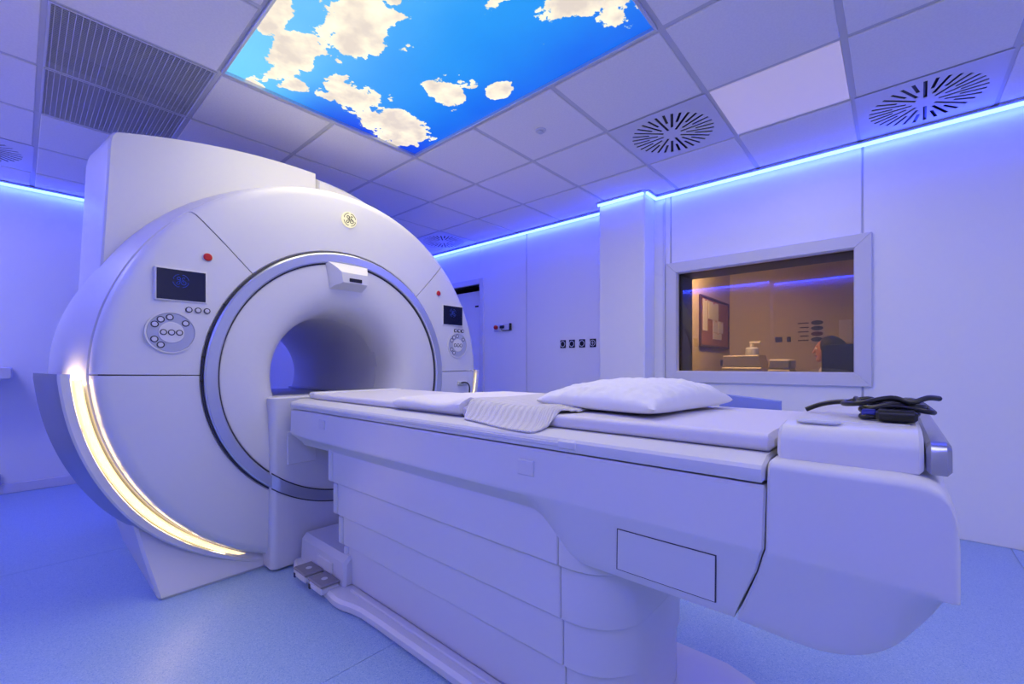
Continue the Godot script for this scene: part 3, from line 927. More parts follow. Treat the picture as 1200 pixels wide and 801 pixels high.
func ring_plate(cx: float, cy: float, r0: float, r1: float, a0: float, a1: float, n := 48) -> PackedVector3Array:
	var rings := []
	for i in n:
		var c := cos(TAU * i / n); var s := sin(TAU * i / n)
		rings.append(PackedVector3Array([V(cx + r0 * c, cy + r0 * s, a0), V(cx + r1 * c, cy + r1 * s, a0), V(cx + r1 * c, cy + r1 * s, a1), V(cx + r0 * c, cy + r0 * s, a1)]))
	return loft(rings, true, false)

func button(parent: Node3D, b: float, y: float, r: float, fa: float) -> void:
	var o := part("button", ring_plate(b, y, r * 0.80, r * 1.12, fa - 0.004, fa + 0.004, 20), M.button_rim, parent)
	if parent.get_parent() == self:
		part("button_cap", prism(disc(b, y, r * 0.8, 18), fa - 0.0055, fa + 0.004, 0.0015, "front"), M.button, o)
	else:
		part("button_cap", prism(disc(b, y, r * 0.8, 18), fa - 0.0055, fa + 0.004, 0.0015, "front"), M.button, parent)

# round monogram: a ring, four curls and two script letters, drawn as fine strokes
func monogram(parent: Node3D, c: Vector2, r: float, a: float, m: Material, w: float) -> void:
	var t := PackedVector3Array()
	var P := func(x: float, y: float) -> Vector3: return V(c.x + x * r, c.y + y * r, a)
	for q in 4:
		var p := []
		for i in 9:
			var th := deg_to_rad(90.0 * q + 12.0 + 66.0 * i / 8)
			var rr := 0.80 - (0.10 if i == 8 else 0.0)
			p.append(P.call(rr * cos(th), rr * sin(th)))
		tube(curve(p, 2), w, 5, t)
	var strokes := [
		[[-0.08, 0.36], [-0.18, 0.46], [-0.34, 0.40], [-0.36, 0.22], [-0.22, 0.12], [-0.06, 0.22], [-0.06, 0.40], [-0.08, 0.10], [-0.10, -0.22], [-0.22, -0.42], [-0.40, -0.40], [-0.42, -0.24], [-0.26, -0.10], [0.02, 0.04]],
		[[0.40, 0.30], [0.36, 0.42], [0.22, 0.44], [0.12, 0.30], [0.18, 0.12], [0.32, 0.06], [0.16, 0.02], [0.06, -0.14], [0.10, -0.36], [0.28, -0.44], [0.46, -0.34], [0.50, -0.14], [0.40, -0.02], [0.28, -0.10], [0.34, -0.22]]]
	for s in strokes:
		var p := []
		for v in s: p.append(P.call(v[0], v[1]))
		tube(curve(p, 4), w * 1.2, 5, t)
	part("monogram", t, m, parent)

# ------------------------------------------------------------------ patient table
func sym(r: Array) -> PackedVector3Array:
	# half section [b, y, a] from the near side, mirrored about the axis
	var p := PackedVector3Array()
	for e in r: p.append(V(e[0], e[1], e[2]))
	for i in range(r.size() - 1, -1, -1): p.append(V(2 * CB - r[i][0], r[i][1], r[i][2]))
	return p

func build_table() -> void:
	var s := thing("patient_table", "long white scanner table on a pedestal of overlapping panels", "patient table", V(CB, 0, 1.2))
	# upper rim
	var r := []
	for a in [2.285, 2.275, 0.185, 0.180]:
		var k := 0.006 if a in [2.285, 0.180] else 0.0
		r.append(sym([[0.925, 0.8235, a], [0.903 + k, 0.8235 + k, a], [0.900 + k, 0.832, a], [0.900 + k, 0.848 - k, a], [0.905 + k, 0.855 - k, a], [0.930, 0.862 - k, a], [0.945, 0.868 - k, a], [0.962, 0.868 - k, a]]))
	part("rim", loft(r), M.plastic, s, 25)
	for sd in [-1.0, 1.0]:
		part("accessory_rail", ext(CB + sd * 0.344, CB + sd * 0.348, 0.834, 0.846, 0.62, 2.26, 0.002), M.plastic2, s)
		part("rail_end", ext(CB + sd * 0.330, CB + sd * 0.349, 0.830, 0.8525, 0.585, 0.64, 0.004), M.plastic, s)
	# skirt: upright band, crease, then the underside drawn in
	var low := func(a: float) -> float:
		return lerpf(0.53, 0.638, smoothstep(0.60, 0.77, a))
	r = []
	var steps := [2.285, 2.275, 2.0, 1.4, 0.95, 0.82, 0.79, 0.76, 0.73, 0.70, 0.67, 0.64, 0.61, 0.58, 0.55, 0.45, 0.35, 0.245, 0.242]
	for a in steps:
		var k := 0.006 if a in [2.285, 0.242] else 0.0
		var yb: float = low.call(a)
		# the seam to the end shell stands upright above the crease and slants below it
		var top: float = a
		if a < 0.36: top = lerpf(0.178, 0.36, (a - 0.242) / (0.36 - 0.242)) if a > 0.242 else 0.178
		if a == 0.245: top = 0.182
		if a > 2.2:
			r.append(sym([[0.93, 0.8185 - k, top], [0.908 + k, 0.8185 - k, top], [0.903 + k, 0.812, top], [0.900 + k, 0.702, top - 0.0], [0.904 + k, 0.692, top - 0.012], [0.918 + k, 0.675, top - 0.035], [0.935, yb + 0.02 + k, a - 0.045], [0.95, yb + k, a - 0.045], [0.965, yb + k, a - 0.045]]))
		else:
			r.append(sym([[0.93, 0.8185 - k, top], [0.908 + k, 0.8185 - k, top], [0.903 + k, 0.812, top], [0.900 + k, 0.702, lerpf(top, a, 0.05)], [0.904 + k, 0.690, lerpf(top, a, 0.12)], [0.918 + k, lerpf(0.690, yb, 0.25), lerpf(top, a, 0.3)], [0.945, yb + 0.02 + k, lerpf(top, a, 0.9)], [0.957, yb + k, a], [0.975, yb + k, a]]))
	var skirt := part("skirt", loft(r), M.plastic, s, 24)
	# hatch in the drawn-in underside: a plate lying just proud of a dark joint
	var und := func(a: float, q: float, out: float) -> Vector3:
		var y := lerpf(0.664, 0.555, q)
		var b := lerpf(0.918, 0.945, (0.650 - y) / 0.10)
		return V(b - out, y - out * 0.27, a * lerpf(1.0, 1.035, q))
	for e in [[0.482, 0.266, 0.0, 1.0, 0.0022, M.gasket, "hatch_joint"], [0.4795, 0.2685, 0.018, 0.982, 0.0027, M.plastic, "hatch"]]:
		var q0: Array = []
		for c in [[e[0], e[2]], [e[1], e[2]], [e[1], e[3]], [e[0], e[3]]]:
			q0.append(c)
		var outer := PackedVector3Array(); var inner := PackedVector3Array()
		for c in q0:
			outer.append(und.call(c[0], c[1], e[4])); inner.append(und.call(c[0], c[1], -0.004))
		part(e[6], loft([inner, outer]), e[5], skirt, 20)
	# marker plates on the band
	for a in [[1.935, 0.772], [0.745, 0.765]]:
		var pl := part("marker_plate", ext(0.8985, 0.905, a[1] - 0.021, a[1] + 0.021, a[0] - 0.028, a[0] + 0.028, 0.001), M.joint, skirt)
		part("marker_face", ext(0.8975, 0.904, a[1] - 0.0195, a[1] + 0.0195, a[0] - 0.0265, a[0] + 0.0265, 0.001), M.plastic2, s)
	# end shell
	r = []
	var ends := [[0.1755, 0.2395, 0.861, 0.53, 0.005], [0.171, 0.235, 0.866, 0.528, 0.0], [0.10, 0.15, 0.866, 0.524, 0.0], [0.06, 0.095, 0.866, 0.526, 0.0], [0.02, 0.045, 0.866, 0.542, 0.0], [-0.01, 0.005, 0.866, 0.572, 0.0], [-0.03, -0.022, 0.864, 0.610, 0.0], [-0.045, -0.042, 0.859, 0.642, 0.0], [-0.056, -0.055, 0.850, 0.668, 0.0], [-0.063, -0.064, 0.838, 0.682, 0.0], [-0.068, -0.069, 0.815, 0.686, 0.002], [-0.071, -0.072, 0.78, 0.690, 0.006]]
	var fine := []
	for i in ends.size() - 1:
		var q := 1 if i == 0 else 4
		for j in q:
			var row := []
			for c in 5: row.append(cubic_interpolate(ends[i][c], ends[i + 1][c], ends[maxi(i - 1, mini(i, 1))][c], ends[mini(i + 2, ends.size() - 1)][c], float(j) / q))
			fine.append(row)
	fine.append(ends[-1])
	for e in fine:
		var k: float = e[4]
		var yb: float = e[3]
		var yc := maxf(0.690, yb)
		r.append(sym([[0.945, e[2], e[0]], [0.914 + k, e[2], e[0]], [0.904 + k, e[2] - 0.006, e[0]], [0.900 + k, e[2] - 0.016, e[0]], [0.900 + k, yc + 0.012, lerpf(e[0], e[1], 0.05)], [0.904 + k, yc, lerpf(e[0], e[1], 0.12)], [0.918 + k, lerpf(yc, yb, 0.25), lerpf(e[0], e[1], 0.3)], [0.945, minf(yc, yb + 0.02), lerpf(e[0], e[1], 0.9)], [0.957, yb, e[1]], [0.975, yb, e[1]]]))
	part("end_shell", loft(r), M.plastic, s, 38)
	# end housing
	var prof := PackedVector2Array([Vector2(0.945, 0.866), Vector2(0.947, 0.90), Vector2(0.955, 0.915), Vector2(0.972, 0.926), Vector2(1.02, 0.932), Vector2(1.47, 0.932), Vector2(1.52, 0.925), Vector2(1.54, 0.90), Vector2(1.545, 0.866)])
	var hs := part("end_housing", prism(prof, -0.034, 0.168, 0.006, "front"), M.plastic, s)
	part("touch_bar", prism(rounded(0.985, 1.025, 0.075, 0.145, 0.018), 0.929, 0.9365, 0.003, "floor"), M.joint, hs)
	part("recess_edge", prism(rounded(1.03, 1.30, -0.02, 0.12, 0.03), 0.930, 0.9335, 0.001, "floor"), M.plastic2, hs)
	part("end_handle", prism(PackedVector2Array([Vector2(0.946, 0.868), Vector2(0.948, 0.902), Vector2(0.954, 0.912), Vector2(0.970, 0.918), Vector2(1.53, 0.918), Vector2(1.54, 0.868)]), -0.066, -0.036, 0.006, "front"), M.silver, s)
	# pedestal panels: four overlapping tiers, each with a side, a rounded near end and a far flange
	var tiers := [[0.958, 0.500, 0.66, 1.985], [0.970, 0.352, 0.497, 1.935], [0.983, 0.218, 0.349, 1.895], [0.996, 0.048, 0.215, 1.860]]
	for i in 4:
		var e: Array = tiers[i]
		var b0: float = e[0]
		var b1: float = 2 * CB - b0
		var af := 1.95 - 0.025 * i
		part("side_panel", ext(b0, b0 + 0.03, e[1], e[2], 0.682, af, 0.003), M.plastic, s)
		part("side_panel", ext(b1 - 0.03, b1, e[1], e[2], 0.682, af, 0.003), M.plastic, s)
		part("far_flange", ext(b0 - 0.006, b1 + 0.006, e[1], e[2] - 0.004, af + 0.002, af + 0.036, 0.006), M.plastic, s)
		var pl := PackedVector2Array()
		var ae := 0.50 + 0.006 * i
		pl.append(Vector2(b0, 0.678))
		for k in 9:
			var th := deg_to_rad(90.0 * k / 8)
			pl.append(Vector2(b0 + 0.15 - 0.15 * cos(th), ae + 0.15 - 0.15 * sin(th)))
		for k in 9:
			var th := deg_to_rad(90.0 - 90.0 * k / 8)
			pl.append(Vector2(b1 - 0.15 + 0.15 * cos(th), ae + 0.15 - 0.15 * sin(th)))
		pl.append(Vector2(b1, 0.678))
		part("end_panel", prism(pl, e[1], e[2], 0.003, "floor"), M.plastic, s, 28)
	part("pedestal_core", ext(1.01, 1.48, 0.03, 0.66, 0.68, 1.86, 0.004), M.plastic2, s)
	# floor plate
	var fp := PackedVector2Array([Vector2(0.935, 2.32), Vector2(0.905, 2.25), Vector2(0.903, 1.95), Vector2(0.893, 1.86), Vector2(0.888, 1.80), Vector2(0.893, 1.75), Vector2(0.908, 1.70), Vector2(0.918, 1.64), Vector2(0.922, 1.50), Vector2(0.93, 0.42), Vector2(0.96, 0.33), Vector2(1.02, 0.29), Vector2(1.47, 0.29), Vector2(1.54, 0.33), Vector2(1.575, 0.42), Vector2(1.575, 2.32)])
	var plate := part("floor_plate", prism(fp, 0.0, 0.046, 0.012, "floor"), M.plastic, s, 25)
	part("cover_strip", ext(0.962, 0.99, 0.040, 0.056, 0.50, 1.80, 0.004), M.plastic2, plate)
	# dock block and pedals
	var db := PackedVector2Array([Vector2(0.958, 0.04), Vector2(0.962, 0.15), Vector2(0.985, 0.175), Vector2(1.52, 0.175), Vector2(1.53, 0.04)])
	var dk := part("dock_block", prism(db, 1.845, 2.30, 0.012, "front"), M.plastic2, s)
	part("grip_plate", ext(0.951, 0.965, 0.075, 0.125, 1.95, 2.10, 0.004), M.plastic, dk)
	for e in [[2.035, 2.165], [1.875, 2.005]]:
		var pd := part("pedal", ext(0.868, 0.957, 0.062, 0.074, e[0], e[1], 0.004), M.pedal, s)
		part("pedal_front", ext(0.870, 0.955, 0.03, 0.061, e[0] + 0.005, e[1] - 0.005, 0.006), M.plastic, pd)
		part("pedal_mark", prism(disc(0.915, (e[0] + e[1]) / 2, 0.014, 12), 0.0735, 0.0748, 0.0004, "floor"), M.joint, pd)
		part("spring", ext(0.866, 0.874, 0.028, 0.05, e[1] - 0.022, e[1] - 0.008, 0.002), M.gasket, pd)

func build_table_things() -> void:
	# mattress in two lengths
	var o := thing("mattress", "long grey foam mattress between the table's end housing and the folded sheets", "mattress", V(CB, 0.868, 0.7))
	part("cover", prism(rounded(0.968, 1.522, 0.869, 0.905, 0.014), 0.178, 1.08, 0.010, "front"), M.pad, o)
	o = thing("mattress", "thin grey mattress ending at the mouth of the bore", "mattress", V(CB, 0.868, 1.65))
	part("cover", prism(rounded(0.972, 1.518, 0.869, 0.897, 0.012), 1.082, 2.19, 0.010, "front"), M.pad, o)
	o = thing("head_support", "small white end stop on the table before the bore", "support", V(CB, 0.868, 2.23))
	part("body", prism(rounded(0.985, 1.505, 0.868, 0.902, 0.014), 2.193, 2.268, 0.012, "front"), M.plastic, o)
	# folded sheet
	o = thing("folded_sheet", "smooth white folded sheet lying across the thin mattress", "sheet", V(CB, 0.9, 1.25))
	var rings := []
	for i in 15:
		var q := i / 14.0
		var a := lerpf(1.455, 1.07, q)
		var k := 0.006 if i in [0, 14] else 0.0
		var lift := 0.004 * sin(q * 7.0) + 0.018 * smoothstep(0.75, 1.0, q)
		rings.append(PackedVector3Array([V(0.963, 0.880, a), V(0.954, 0.888 + k, a), V(0.954, 0.900 + lift * 0.5, a), V(0.964, 0.912 + lift * 0.6 - k, a), V(1.0, 0.917 + lift - k, a), V(1.1, 0.916 + 0.004 * sin(q * 9 + 1) + lift * 0.5 - k, a - 0.01), V(1.3, 0.919 + 0.003 * sin(q * 11 + 2) - k, a - 0.03), V(1.5, 0.918 - k, a - 0.06), V(1.53, 0.905, a - 0.06), V(1.52, 0.8985, a - 0.06), V(1.0, 0.8985, a), V(0.968, 0.898, a)]))
	part("cloth", loft(rings), M.cloth, o, 50)
	# ribbed towel hanging over the edge
	o = thing("ribbed_towel", "ribbed off-white towel hanging over the table edge beside the pillow", "towel", V(CB, 0.9, 0.9))
	var nu := 200; var nv := 26
	var top := []; var uvs := []
	for i in nu + 1:
		var u := float(i) / nu
		var row := PackedVector3Array()
		for j in nv + 1:
			var v := float(j) / nv
			# front edge reaches furthest in the middle
			var bf := 0.936 - 0.030 * smoothstep(0.0, 0.75, u) + 0.14 * pow(smoothstep(0.78, 1.02, u), 1.6) + 0.03 * smoothstep(0.06, 0.0, u)
			var b := lerpf(bf, 1.47, v)
			var a := lerpf(1.10, 0.665, u) - 0.05 * (1.0 - v) * (1.0 - u) + 0.10 * v * u
			var y := 0.9205 + 0.0025 * sin(u * 8.0 + v * 3.0) + 0.010 * smoothstep(0.2, 0.0, u) * smoothstep(0.5, 0.0, v)
			y = lerpf(lerpf(0.862, 0.8735, smoothstep(0.905, 0.945, b)), y, smoothstep(0.935, 0.995, b)) + 0.0011 * sin(u * TAU * 40.0)
			if u > 0.85: y -= 0.010 * (u - 0.85) / 0.15 * smoothstep(0.96, 1.02, b)
			row.append(V(b, y, a))
		top.append(row)
	var t := PackedVector3Array(); var uv := PackedVector2Array()
	for sgn in [0, 1]:
		for i in nu:
			for j in nv:
				var off := Vector3(0, -0.004 * sgn, 0)
				var q := [top[i][j] + off, top[i + 1][j] + off, top[i + 1][j + 1] + off, top[i][j + 1] + off]
				var w := [Vector2(float(i) / nu, float(j) / nv), Vector2(float(i + 1) / nu, float(j) / nv), Vector2(float(i + 1) / nu, float(j + 1) / nv), Vector2(float(i) / nu, float(j + 1) / nv)]
				for k in ([0, 2, 1, 0, 3, 2] if sgn == 0 else [0, 1, 2, 0, 2, 3]):
					t.append(q[k]); uv.append(w[k])
	for e in [[0, true], [nu, true], [0, false], [nv, false]]:
		var m: int = nv if e[1] else nu
		for j in m:
			var p: Vector3 = top[e[0]][j] if e[1] else top[j][e[0]]
			var q: Vector3 = top[e[0]][j + 1] if e[1] else top[j + 1][e[0]]
			var d := Vector3(0, -0.004, 0)
			for k in [p, q, q + d, p, q + d, p + d]:
				t.append(k); uv.append(Vector2(0, 0))
	part("cloth", t, M.ribs, o, 50, uv)
	# pillow
	o = thing("pillow", "plump white pillow on the grey mattress", "pillow", V(1.27, 0.905, 0.61))
	var n := 72
	var nz := FastNoiseLite.new()
	nz.seed = 3; nz.frequency = 2.6; nz.fractal_octaves = 3
	var up := []; var dn := []
	for i in n + 1:
		var u := 2.0 * i / n - 1.0
		var r0 := PackedVector3Array(); var r1 := PackedVector3Array()
		for j in n + 1:
			var v := 2.0 * j / n - 1.0
			var pinch := 1.0 - 0.085 * (1.0 - v * v) * u * u
			var pinch2 := 1.0 - 0.085 * (1.0 - u * u) * v * v
			var x := u * 0.205 * pinch; var z := v * 0.235 * pinch2
			var e := pow(maxf(0.0, (1.0 - pow(absf(u), 3.4)) * (1.0 - pow(absf(v), 3.0))), 0.48)
			var wr := 0.006 * nz.get_noise_2d(u * 1.4, v * 1.4) * e
			# creases that fan in from the seams
			wr += 0.0042 * sin(v * 30.0 + 3.0 * nz.get_noise_2d(u, v)) * smoothstep(0.35, 0.92, absf(u)) * e
			wr += 0.0036 * sin(u * 26.0 + 4.0 * nz.get_noise_2d(v, u)) * smoothstep(0.4, 0.92, absf(v)) * e
			var rot := deg_to_rad(7.0)
			var bb := 1.272 + z * cos(rot) + x * sin(rot); var aa := 0.612 + x * cos(rot) - z * sin(rot)
			r0.append(V(bb, 0.932 + 0.062 * e + wr + 0.012 * e * v, aa))
			r1.append(V(bb, 0.932 - 0.0255 * pow(e, 0.6), aa))
		up.append(r0); dn.append(r1)
	t = PackedVector3Array()
	for i in n:
		for j in n:
			t.append_array([up[i][j], up[i + 1][j + 1], up[i + 1][j], up[i][j], up[i][j + 1], up[i + 1][j + 1]])
			t.append_array([dn[i][j], dn[i + 1][j], dn[i + 1][j + 1], dn[i][j], dn[i + 1][j + 1], dn[i][j + 1]])
	part("pillowcase", t, M.pillow, o, 70)
	# blue board leaning behind the mattress
	o = thing("positioning_board", "flat blue board standing along the far side of the mattress", "board", V(1.60, 0.868, 0.36))
	var bt := PackedVector3Array()
	var bp := [Vector2(0.455, 0.868), Vector2(0.268, 0.868), Vector2(0.268, 0.928), Vector2(0.445, 0.943)]
	part("panel", prism(PackedVector2Array(bp), 1.575, 1.588, 0.003, "side"), M.blue_board, o)
	# coiled lead on the end housing
	o = thing("coiled_cable", "black cable coiled loosely on the end housing of the table", "cable", V(1.15, 0.932, 0.02))
	t = PackedVector3Array()
	var path := []
	var r := RandomNumberGenerator.new(); r.seed = 12
	path.append(V(1.20, 0.938, 0.155)); path.append(V(1.20, 0.952, 0.125)); path.append(V(1.19, 0.960, 0.09)); path.append(V(1.165, 0.960, 0.055)); path.append(V(1.15, 0.942, 0.048))
	for k in 26:
		var th := 2.6 + k * 0.78
		var rr := 0.042 + 0.034 * r.randf()
		path.append(V(1.15 + rr * 1.05 * cos(th), 0.940 + 0.0009 * k + 0.022 * r.randf() * r.randf(), 0.012 + rr * 0.95 * sin(th)))
	path.append(V(1.10, 0.970, -0.02)); path.append(V(1.13, 0.978, -0.045)); path.append(V(1.16, 0.976, -0.062))
	part("cable", tube(curve(path, 5), 0.0052, 8), M.black_plastic, o, 60)
	var pl := part("plug", prism(rounded(1.05, 1.13, 0.936, 0.957, 0.008), -0.03, 0.028, 0.005, "front"), M.black_plastic, o)
	part("plug_collar", prism(disc(1.09, 0.946, 0.009, 14), 0.028, 0.05, 0.002, "front"), mat(Color(0.10, 0.14, 0.55), 0.4), pl)

# ------------------------------------------------------------------ things on the walls
func build_wall_things() -> void:
	var labels := ["black square wall socket nearest the door", "black square wall socket, second from the door", "black square wall socket, third from the door", "black square wall socket with a crossed face next to the column"]
	var at := [2.575, 2.465, 2.345, 2.222]
	for i in 4:
		var a: float = at[i]
		var o := thing("wall_socket", labels[i], "socket", V(WALL_B, 1.255, a), "black sockets in a row on the wall")
		var pl := part("plate", ext(WALL_B - 0.010, WALL_B, 1.215, 1.297, a - 0.034, a + 0.034, 0.003), M.black_plastic, o)
		var t := PackedVector3Array()
		var rings := []
		for k in 24:
			var c := cos(TAU * k / 24); var s := sin(TAU * k / 24)
			rings.append(PackedVector3Array([V(WALL_B - 0.014, 1.256 + 0.025 * c, a + 0.024 * s), V(WALL_B - 0.014, 1.256 + 0.031 * c, a + 0.029 * s), V(WALL_B - 0.009, 1.256 + 0.031 * c, a + 0.029 * s), V(WALL_B - 0.009, 1.256 + 0.025 * c, a + 0.024 * s)]))
		part("ring", loft(rings, true, false), M.frame, o)
		if i == 3:
			part("mark", ext(WALL_B - 0.013, WALL_B - 0.009, 1.238, 1.274, a - 0.003, a + 0.003, 0.001), M.frame, o)
			part("mark", ext(WALL_B - 0.013, WALL_B - 0.009, 1.253, 1.259, a - 0.015, a + 0.015, 0.001), M.frame, o)
	var o := thing("emergency_switch", "small wall box with a red push button and a black key switch", "switch", V(WALL_B, 1.475, 3.43))
	part("box", ext(WALL_B - 0.03, WALL_B, 1.437, 1.513, 3.43, 3.545, 0.004), M.plastic, o)
	var rings := []
	for k in 18:
		var c := cos(TAU * k / 18); var s := sin(TAU * k / 18)
		rings.append(PackedVector3Array([V(WALL_B - 0.03, 1.478 + 0.024 * c, 3.50 + 0.024 * s), V(WALL_B - 0.05, 1.478 + 0.024 * c, 3.50 + 0.024 * s), V(WALL_B - 0.062, 1.478 + 0.014 * c, 3.50 + 0.014 * s), V(WALL_B - 0.064, 1.478, 3.50)]))
	part("red_button", loft(rings, true, false, PackedVector3Array(), false), M.red, o)
	part("second_box", ext(WALL_B - 0.028, WALL_B, 1.44, 1.515, 3.30, 3.405, 0.004), M.frame, o)
	part("edge", ext(WALL_B - 0.032, WALL_B - 0.002, 1.437, 1.517, 3.285, 3.302, 0.002), M.black_plastic, o)
	part("edge", ext(WALL_B - 0.032, WALL_B - 0.002, 1.434, 1.441, 3.30, 3.41, 0.002), M.black_plastic, o)
	part("key_switch", ext(WALL_B - 0.05, WALL_B - 0.01, 1.462, 1.496, 3.375, 3.435, 0.005), M.black_plastic, o)
	# worktop on the far wall, its end just in view
	o = thing("wall_worktop", "white worktop end fixed to the wall left of the scanner", "worktop", V(-0.35, 0.92, 5.2))
	part("top", prism(rounded(-0.68, -0.035, 0.93, 1.025, 0.02), 5.08, 5.386, 0.008, "front"), M.plastic, o)
	o = thing("wall_box", "small white box low on the wall under the worktop", "box", V(-0.13, 0.1, 5.38))
	part("body", ext(-0.25, -0.098, 0.09, 0.17, 5.35, 5.388, 0.006), M.joint, o)

# ------------------------------------------------------------------ control room behind the window
func build_control_room() -> void:
	var w := structure("wall_control_room", "warm walls of the control room behind the window", "wall")
	var b0 := WALL_B + 0.36; var b1 := 6.05
	part("side", ext(b0 - 0.1, b1 + 0.1, 0.0, 2.5, 1.60, 1.70, 0.001), M.c_wall, w)
	part("side", ext(b0 - 0.1, b1 + 0.1, 0.0, 2.5, -1.30, -1.20, 0.001), M.c_wall, w)
	part("back", ext(b1, b1 + 0.1, 0.0, 2.5, -1.25, 1.65, 0.001), M.c_wall, w)
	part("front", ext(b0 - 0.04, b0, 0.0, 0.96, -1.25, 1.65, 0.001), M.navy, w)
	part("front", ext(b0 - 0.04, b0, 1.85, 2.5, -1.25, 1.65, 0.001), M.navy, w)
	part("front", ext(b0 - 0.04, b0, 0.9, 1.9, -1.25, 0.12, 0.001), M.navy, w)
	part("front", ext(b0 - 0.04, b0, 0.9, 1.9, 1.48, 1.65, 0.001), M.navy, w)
	var fl := structure("floor_control_room", "dark floor of the control room", "floor")
	part("slab", ext(b0 - 0.1, b1 + 0.1, -0.1, 0.0, -1.25, 1.65, 0.001), M.c_floor, fl)
	var cl := structure("ceiling_control_room", "dim ceiling of the control room", "ceiling")
	part("slab", ext(b0 - 0.1, b1 + 0.1, 2.45, 2.6, -1.25, 1.65, 0.001), M.c_floor, cl)
	# lamp
	var lp := thing("wall_lamp", "warm lamp under the control room ceiling near the pinboard", "lamp", V(4.3, 2.4, 1.1))
	part("shade", prism(disc(4.3, 1.1, 0.09), 2.38, 2.45, 0.006, "floor"), M.c_beige, lp)
	part("bulb", prism(disc(4.3, 1.1, 0.06), 2.372, 2.38, 0.003, "floor"), glow(Color(1.0, 0.78, 0.5), 4.0), lp)
	area_light(V(4.3, 2.36, 1.1), Vector3(0.05, -1, -0.9), Vector3.RIGHT, Vector2(0.12, 0.12), Color(1.0, 0.80, 0.56), 6.0, lp)
	# desk
	var dk := thing("control_desk", "control room desk under the window", "desk", V(4.6, 0, 0.2))
	part("top", ext(b0 + 0.02, 4.70, 0.72, 0.75, -1.0, 1.58, 0.004), M.c_beige, dk)
	for a in [-0.9, 0.3, 1.5]: part("leg", ext(4.2, 4.7, 0.0, 0.72, a - 0.02, a + 0.02, 0.004), M.c_beige, dk)
	# pinboard
	var cb := thing("pinboard", "cork pinboard in a dark wooden frame", "pinboard", V(5.4, 1.25, 1.58))
	part("cork", ext(4.885, 5.925, 1.255, 1.795, 1.585, 1.598, 0.001), M.cork, cb)
	for e in [[4.87, 4.90, 1.24, 1.81], [5.91, 5.94, 1.24, 1.81], [4.90, 5.91, 1.24, 1.265], [4.90, 5.91, 1.785, 1.81]]:
		part("frame_bar", ext(e[0], e[1], e[2], e[3], 1.575, 1.599, 0.003), M.wood, cb)
	var sheets := [[4.95, 5.10, 1.42, 1.77, "tall narrow white paper at the edge of the pinboard"], [5.13, 5.50, 1.56, 1.76, "wide white paper at the top of the pinboard"], [5.30, 5.48, 1.42, 1.555, "small white paper below the wide one on the pinboard"], [5.50, 5.68, 1.42, 1.56, "small white paper beside another in the middle of the pinboard"], [5.30, 5.62, 1.34, 1.415, "low white paper strip on the pinboard"]]
	for e in sheets:
		var p := thing("pinned_paper", e[4], "paper", V((e[0] + e[1]) / 2, e[2], 1.58), "papers on the pinboard")
		part("sheet", ext(e[0], e[1], e[2], e[3], 1.578, 1.583, 0.0005), M.paper, p)
		part("pin", prism(disc((e[0] + e[1]) / 2, e[3] - 0.012, 0.006, 10), 1.568, 1.58, 0.002, "front"), M.red, p)
	# desk machines
	var pr := thing("desk_printer", "large beige printer behind the window sill", "printer", V(4.4, 0.75, 1.07))
	part("body", ext(4.38, 4.72, 0.752, 1.02, 0.895, 1.235, 0.012), M.c_beige, pr)
	part("lid", prism(PackedVector2Array([Vector2(0.90, 1.022), Vector2(1.23, 1.022), Vector2(1.225, 1.128), Vector2(0.925, 1.132)]), 4.40, 4.70, 0.01, "side"), M.c_beige, pr)
	part("side_panel", ext(4.45, 4.65, 1.03, 1.09, 1.236, 1.262, 0.004), M.c_floor, pr)
	pr = thing("desk_scanner", "low beige machine next to the large printer", "scanner", V(4.45, 0.75, 0.77))
	part("body", ext(4.39, 4.70, 0.752, 1.0, 0.675, 0.855, 0.01), M.c_beige, pr)
	part("lid", ext(4.40, 4.68, 1.003, 1.092, 0.68, 0.85, 0.014), M.c_beige, pr)
	var bt := thing("dispenser_bottle", "pump bottle standing behind the large printer", "bottle", V(4.95, 0.752, 1.10))
	part("stand", ext(4.85, 5.05, 0.0, 1.06, 1.0, 1.2, 0.006), M.c_floor, bt)
	part("bottle", prism(disc(4.95, 1.10, 0.06), 1.062, 1.22, 0.015, "floor"), M.joint, bt)
	part("neck", prism(disc(4.95, 1.10, 0.018), 1.22, 1.26, 0.003, "floor"), M.paper, bt)
	part("spout", ext(4.93, 4.97, 1.258, 1.28, 1.02, 1.12, 0.005), M.paper, bt)
	# notices on the back wall
	for k in 4:
		var p := thing("notice", ["topmost oval blue notice on the control room wall", "second oval blue notice from the top", "third oval notice from the top, reddish", "lowest oval blue notice on the control room wall"][k], "notice", V(6.04, 1.3 + 0.06 * (3 - k), 0.675), "oval notices in a column")
		part("card", prism(disc(0.675, 1.335 + 0.064 * (3 - k), 0.058, 20, 0.026), 6.04, 6.049, 0.002, "side"), mat(Color(0.16, 0.18, 0.34) if k != 2 else Color(0.36, 0.16, 0.22), 0.7), p)
	var tx := thing("notice_sheet", "sheet with five lines of dark writing on the control room wall", "notice", V(6.04, 1.3, 0.81))
	part("sheet", ext(6.044, 6.049, 1.30, 1.555, 0.745, 0.885, 0.0005), M.c_wall, tx)
	for k in 5: part("writing", ext(6.041, 6.045, 1.32 + 0.05 * k, 1.333 + 0.05 * k, 0.755, 0.86 - 0.02 * (k % 2), 0.0005), M.ink, tx)
	for e in [[1.02, 1.09, "grey wall plate beside another below the notices"], [0.93, 0.97, "narrow grey wall plate near the notices"]]:
		var p := thing("wall_plate", e[2], "switch", V(6.04, 1.3, (e[0] + e[1]) / 2))
		part("plate", ext(6.035, 6.049, 1.315, 1.375, e[0], e[1], 0.003), M.ink, p)
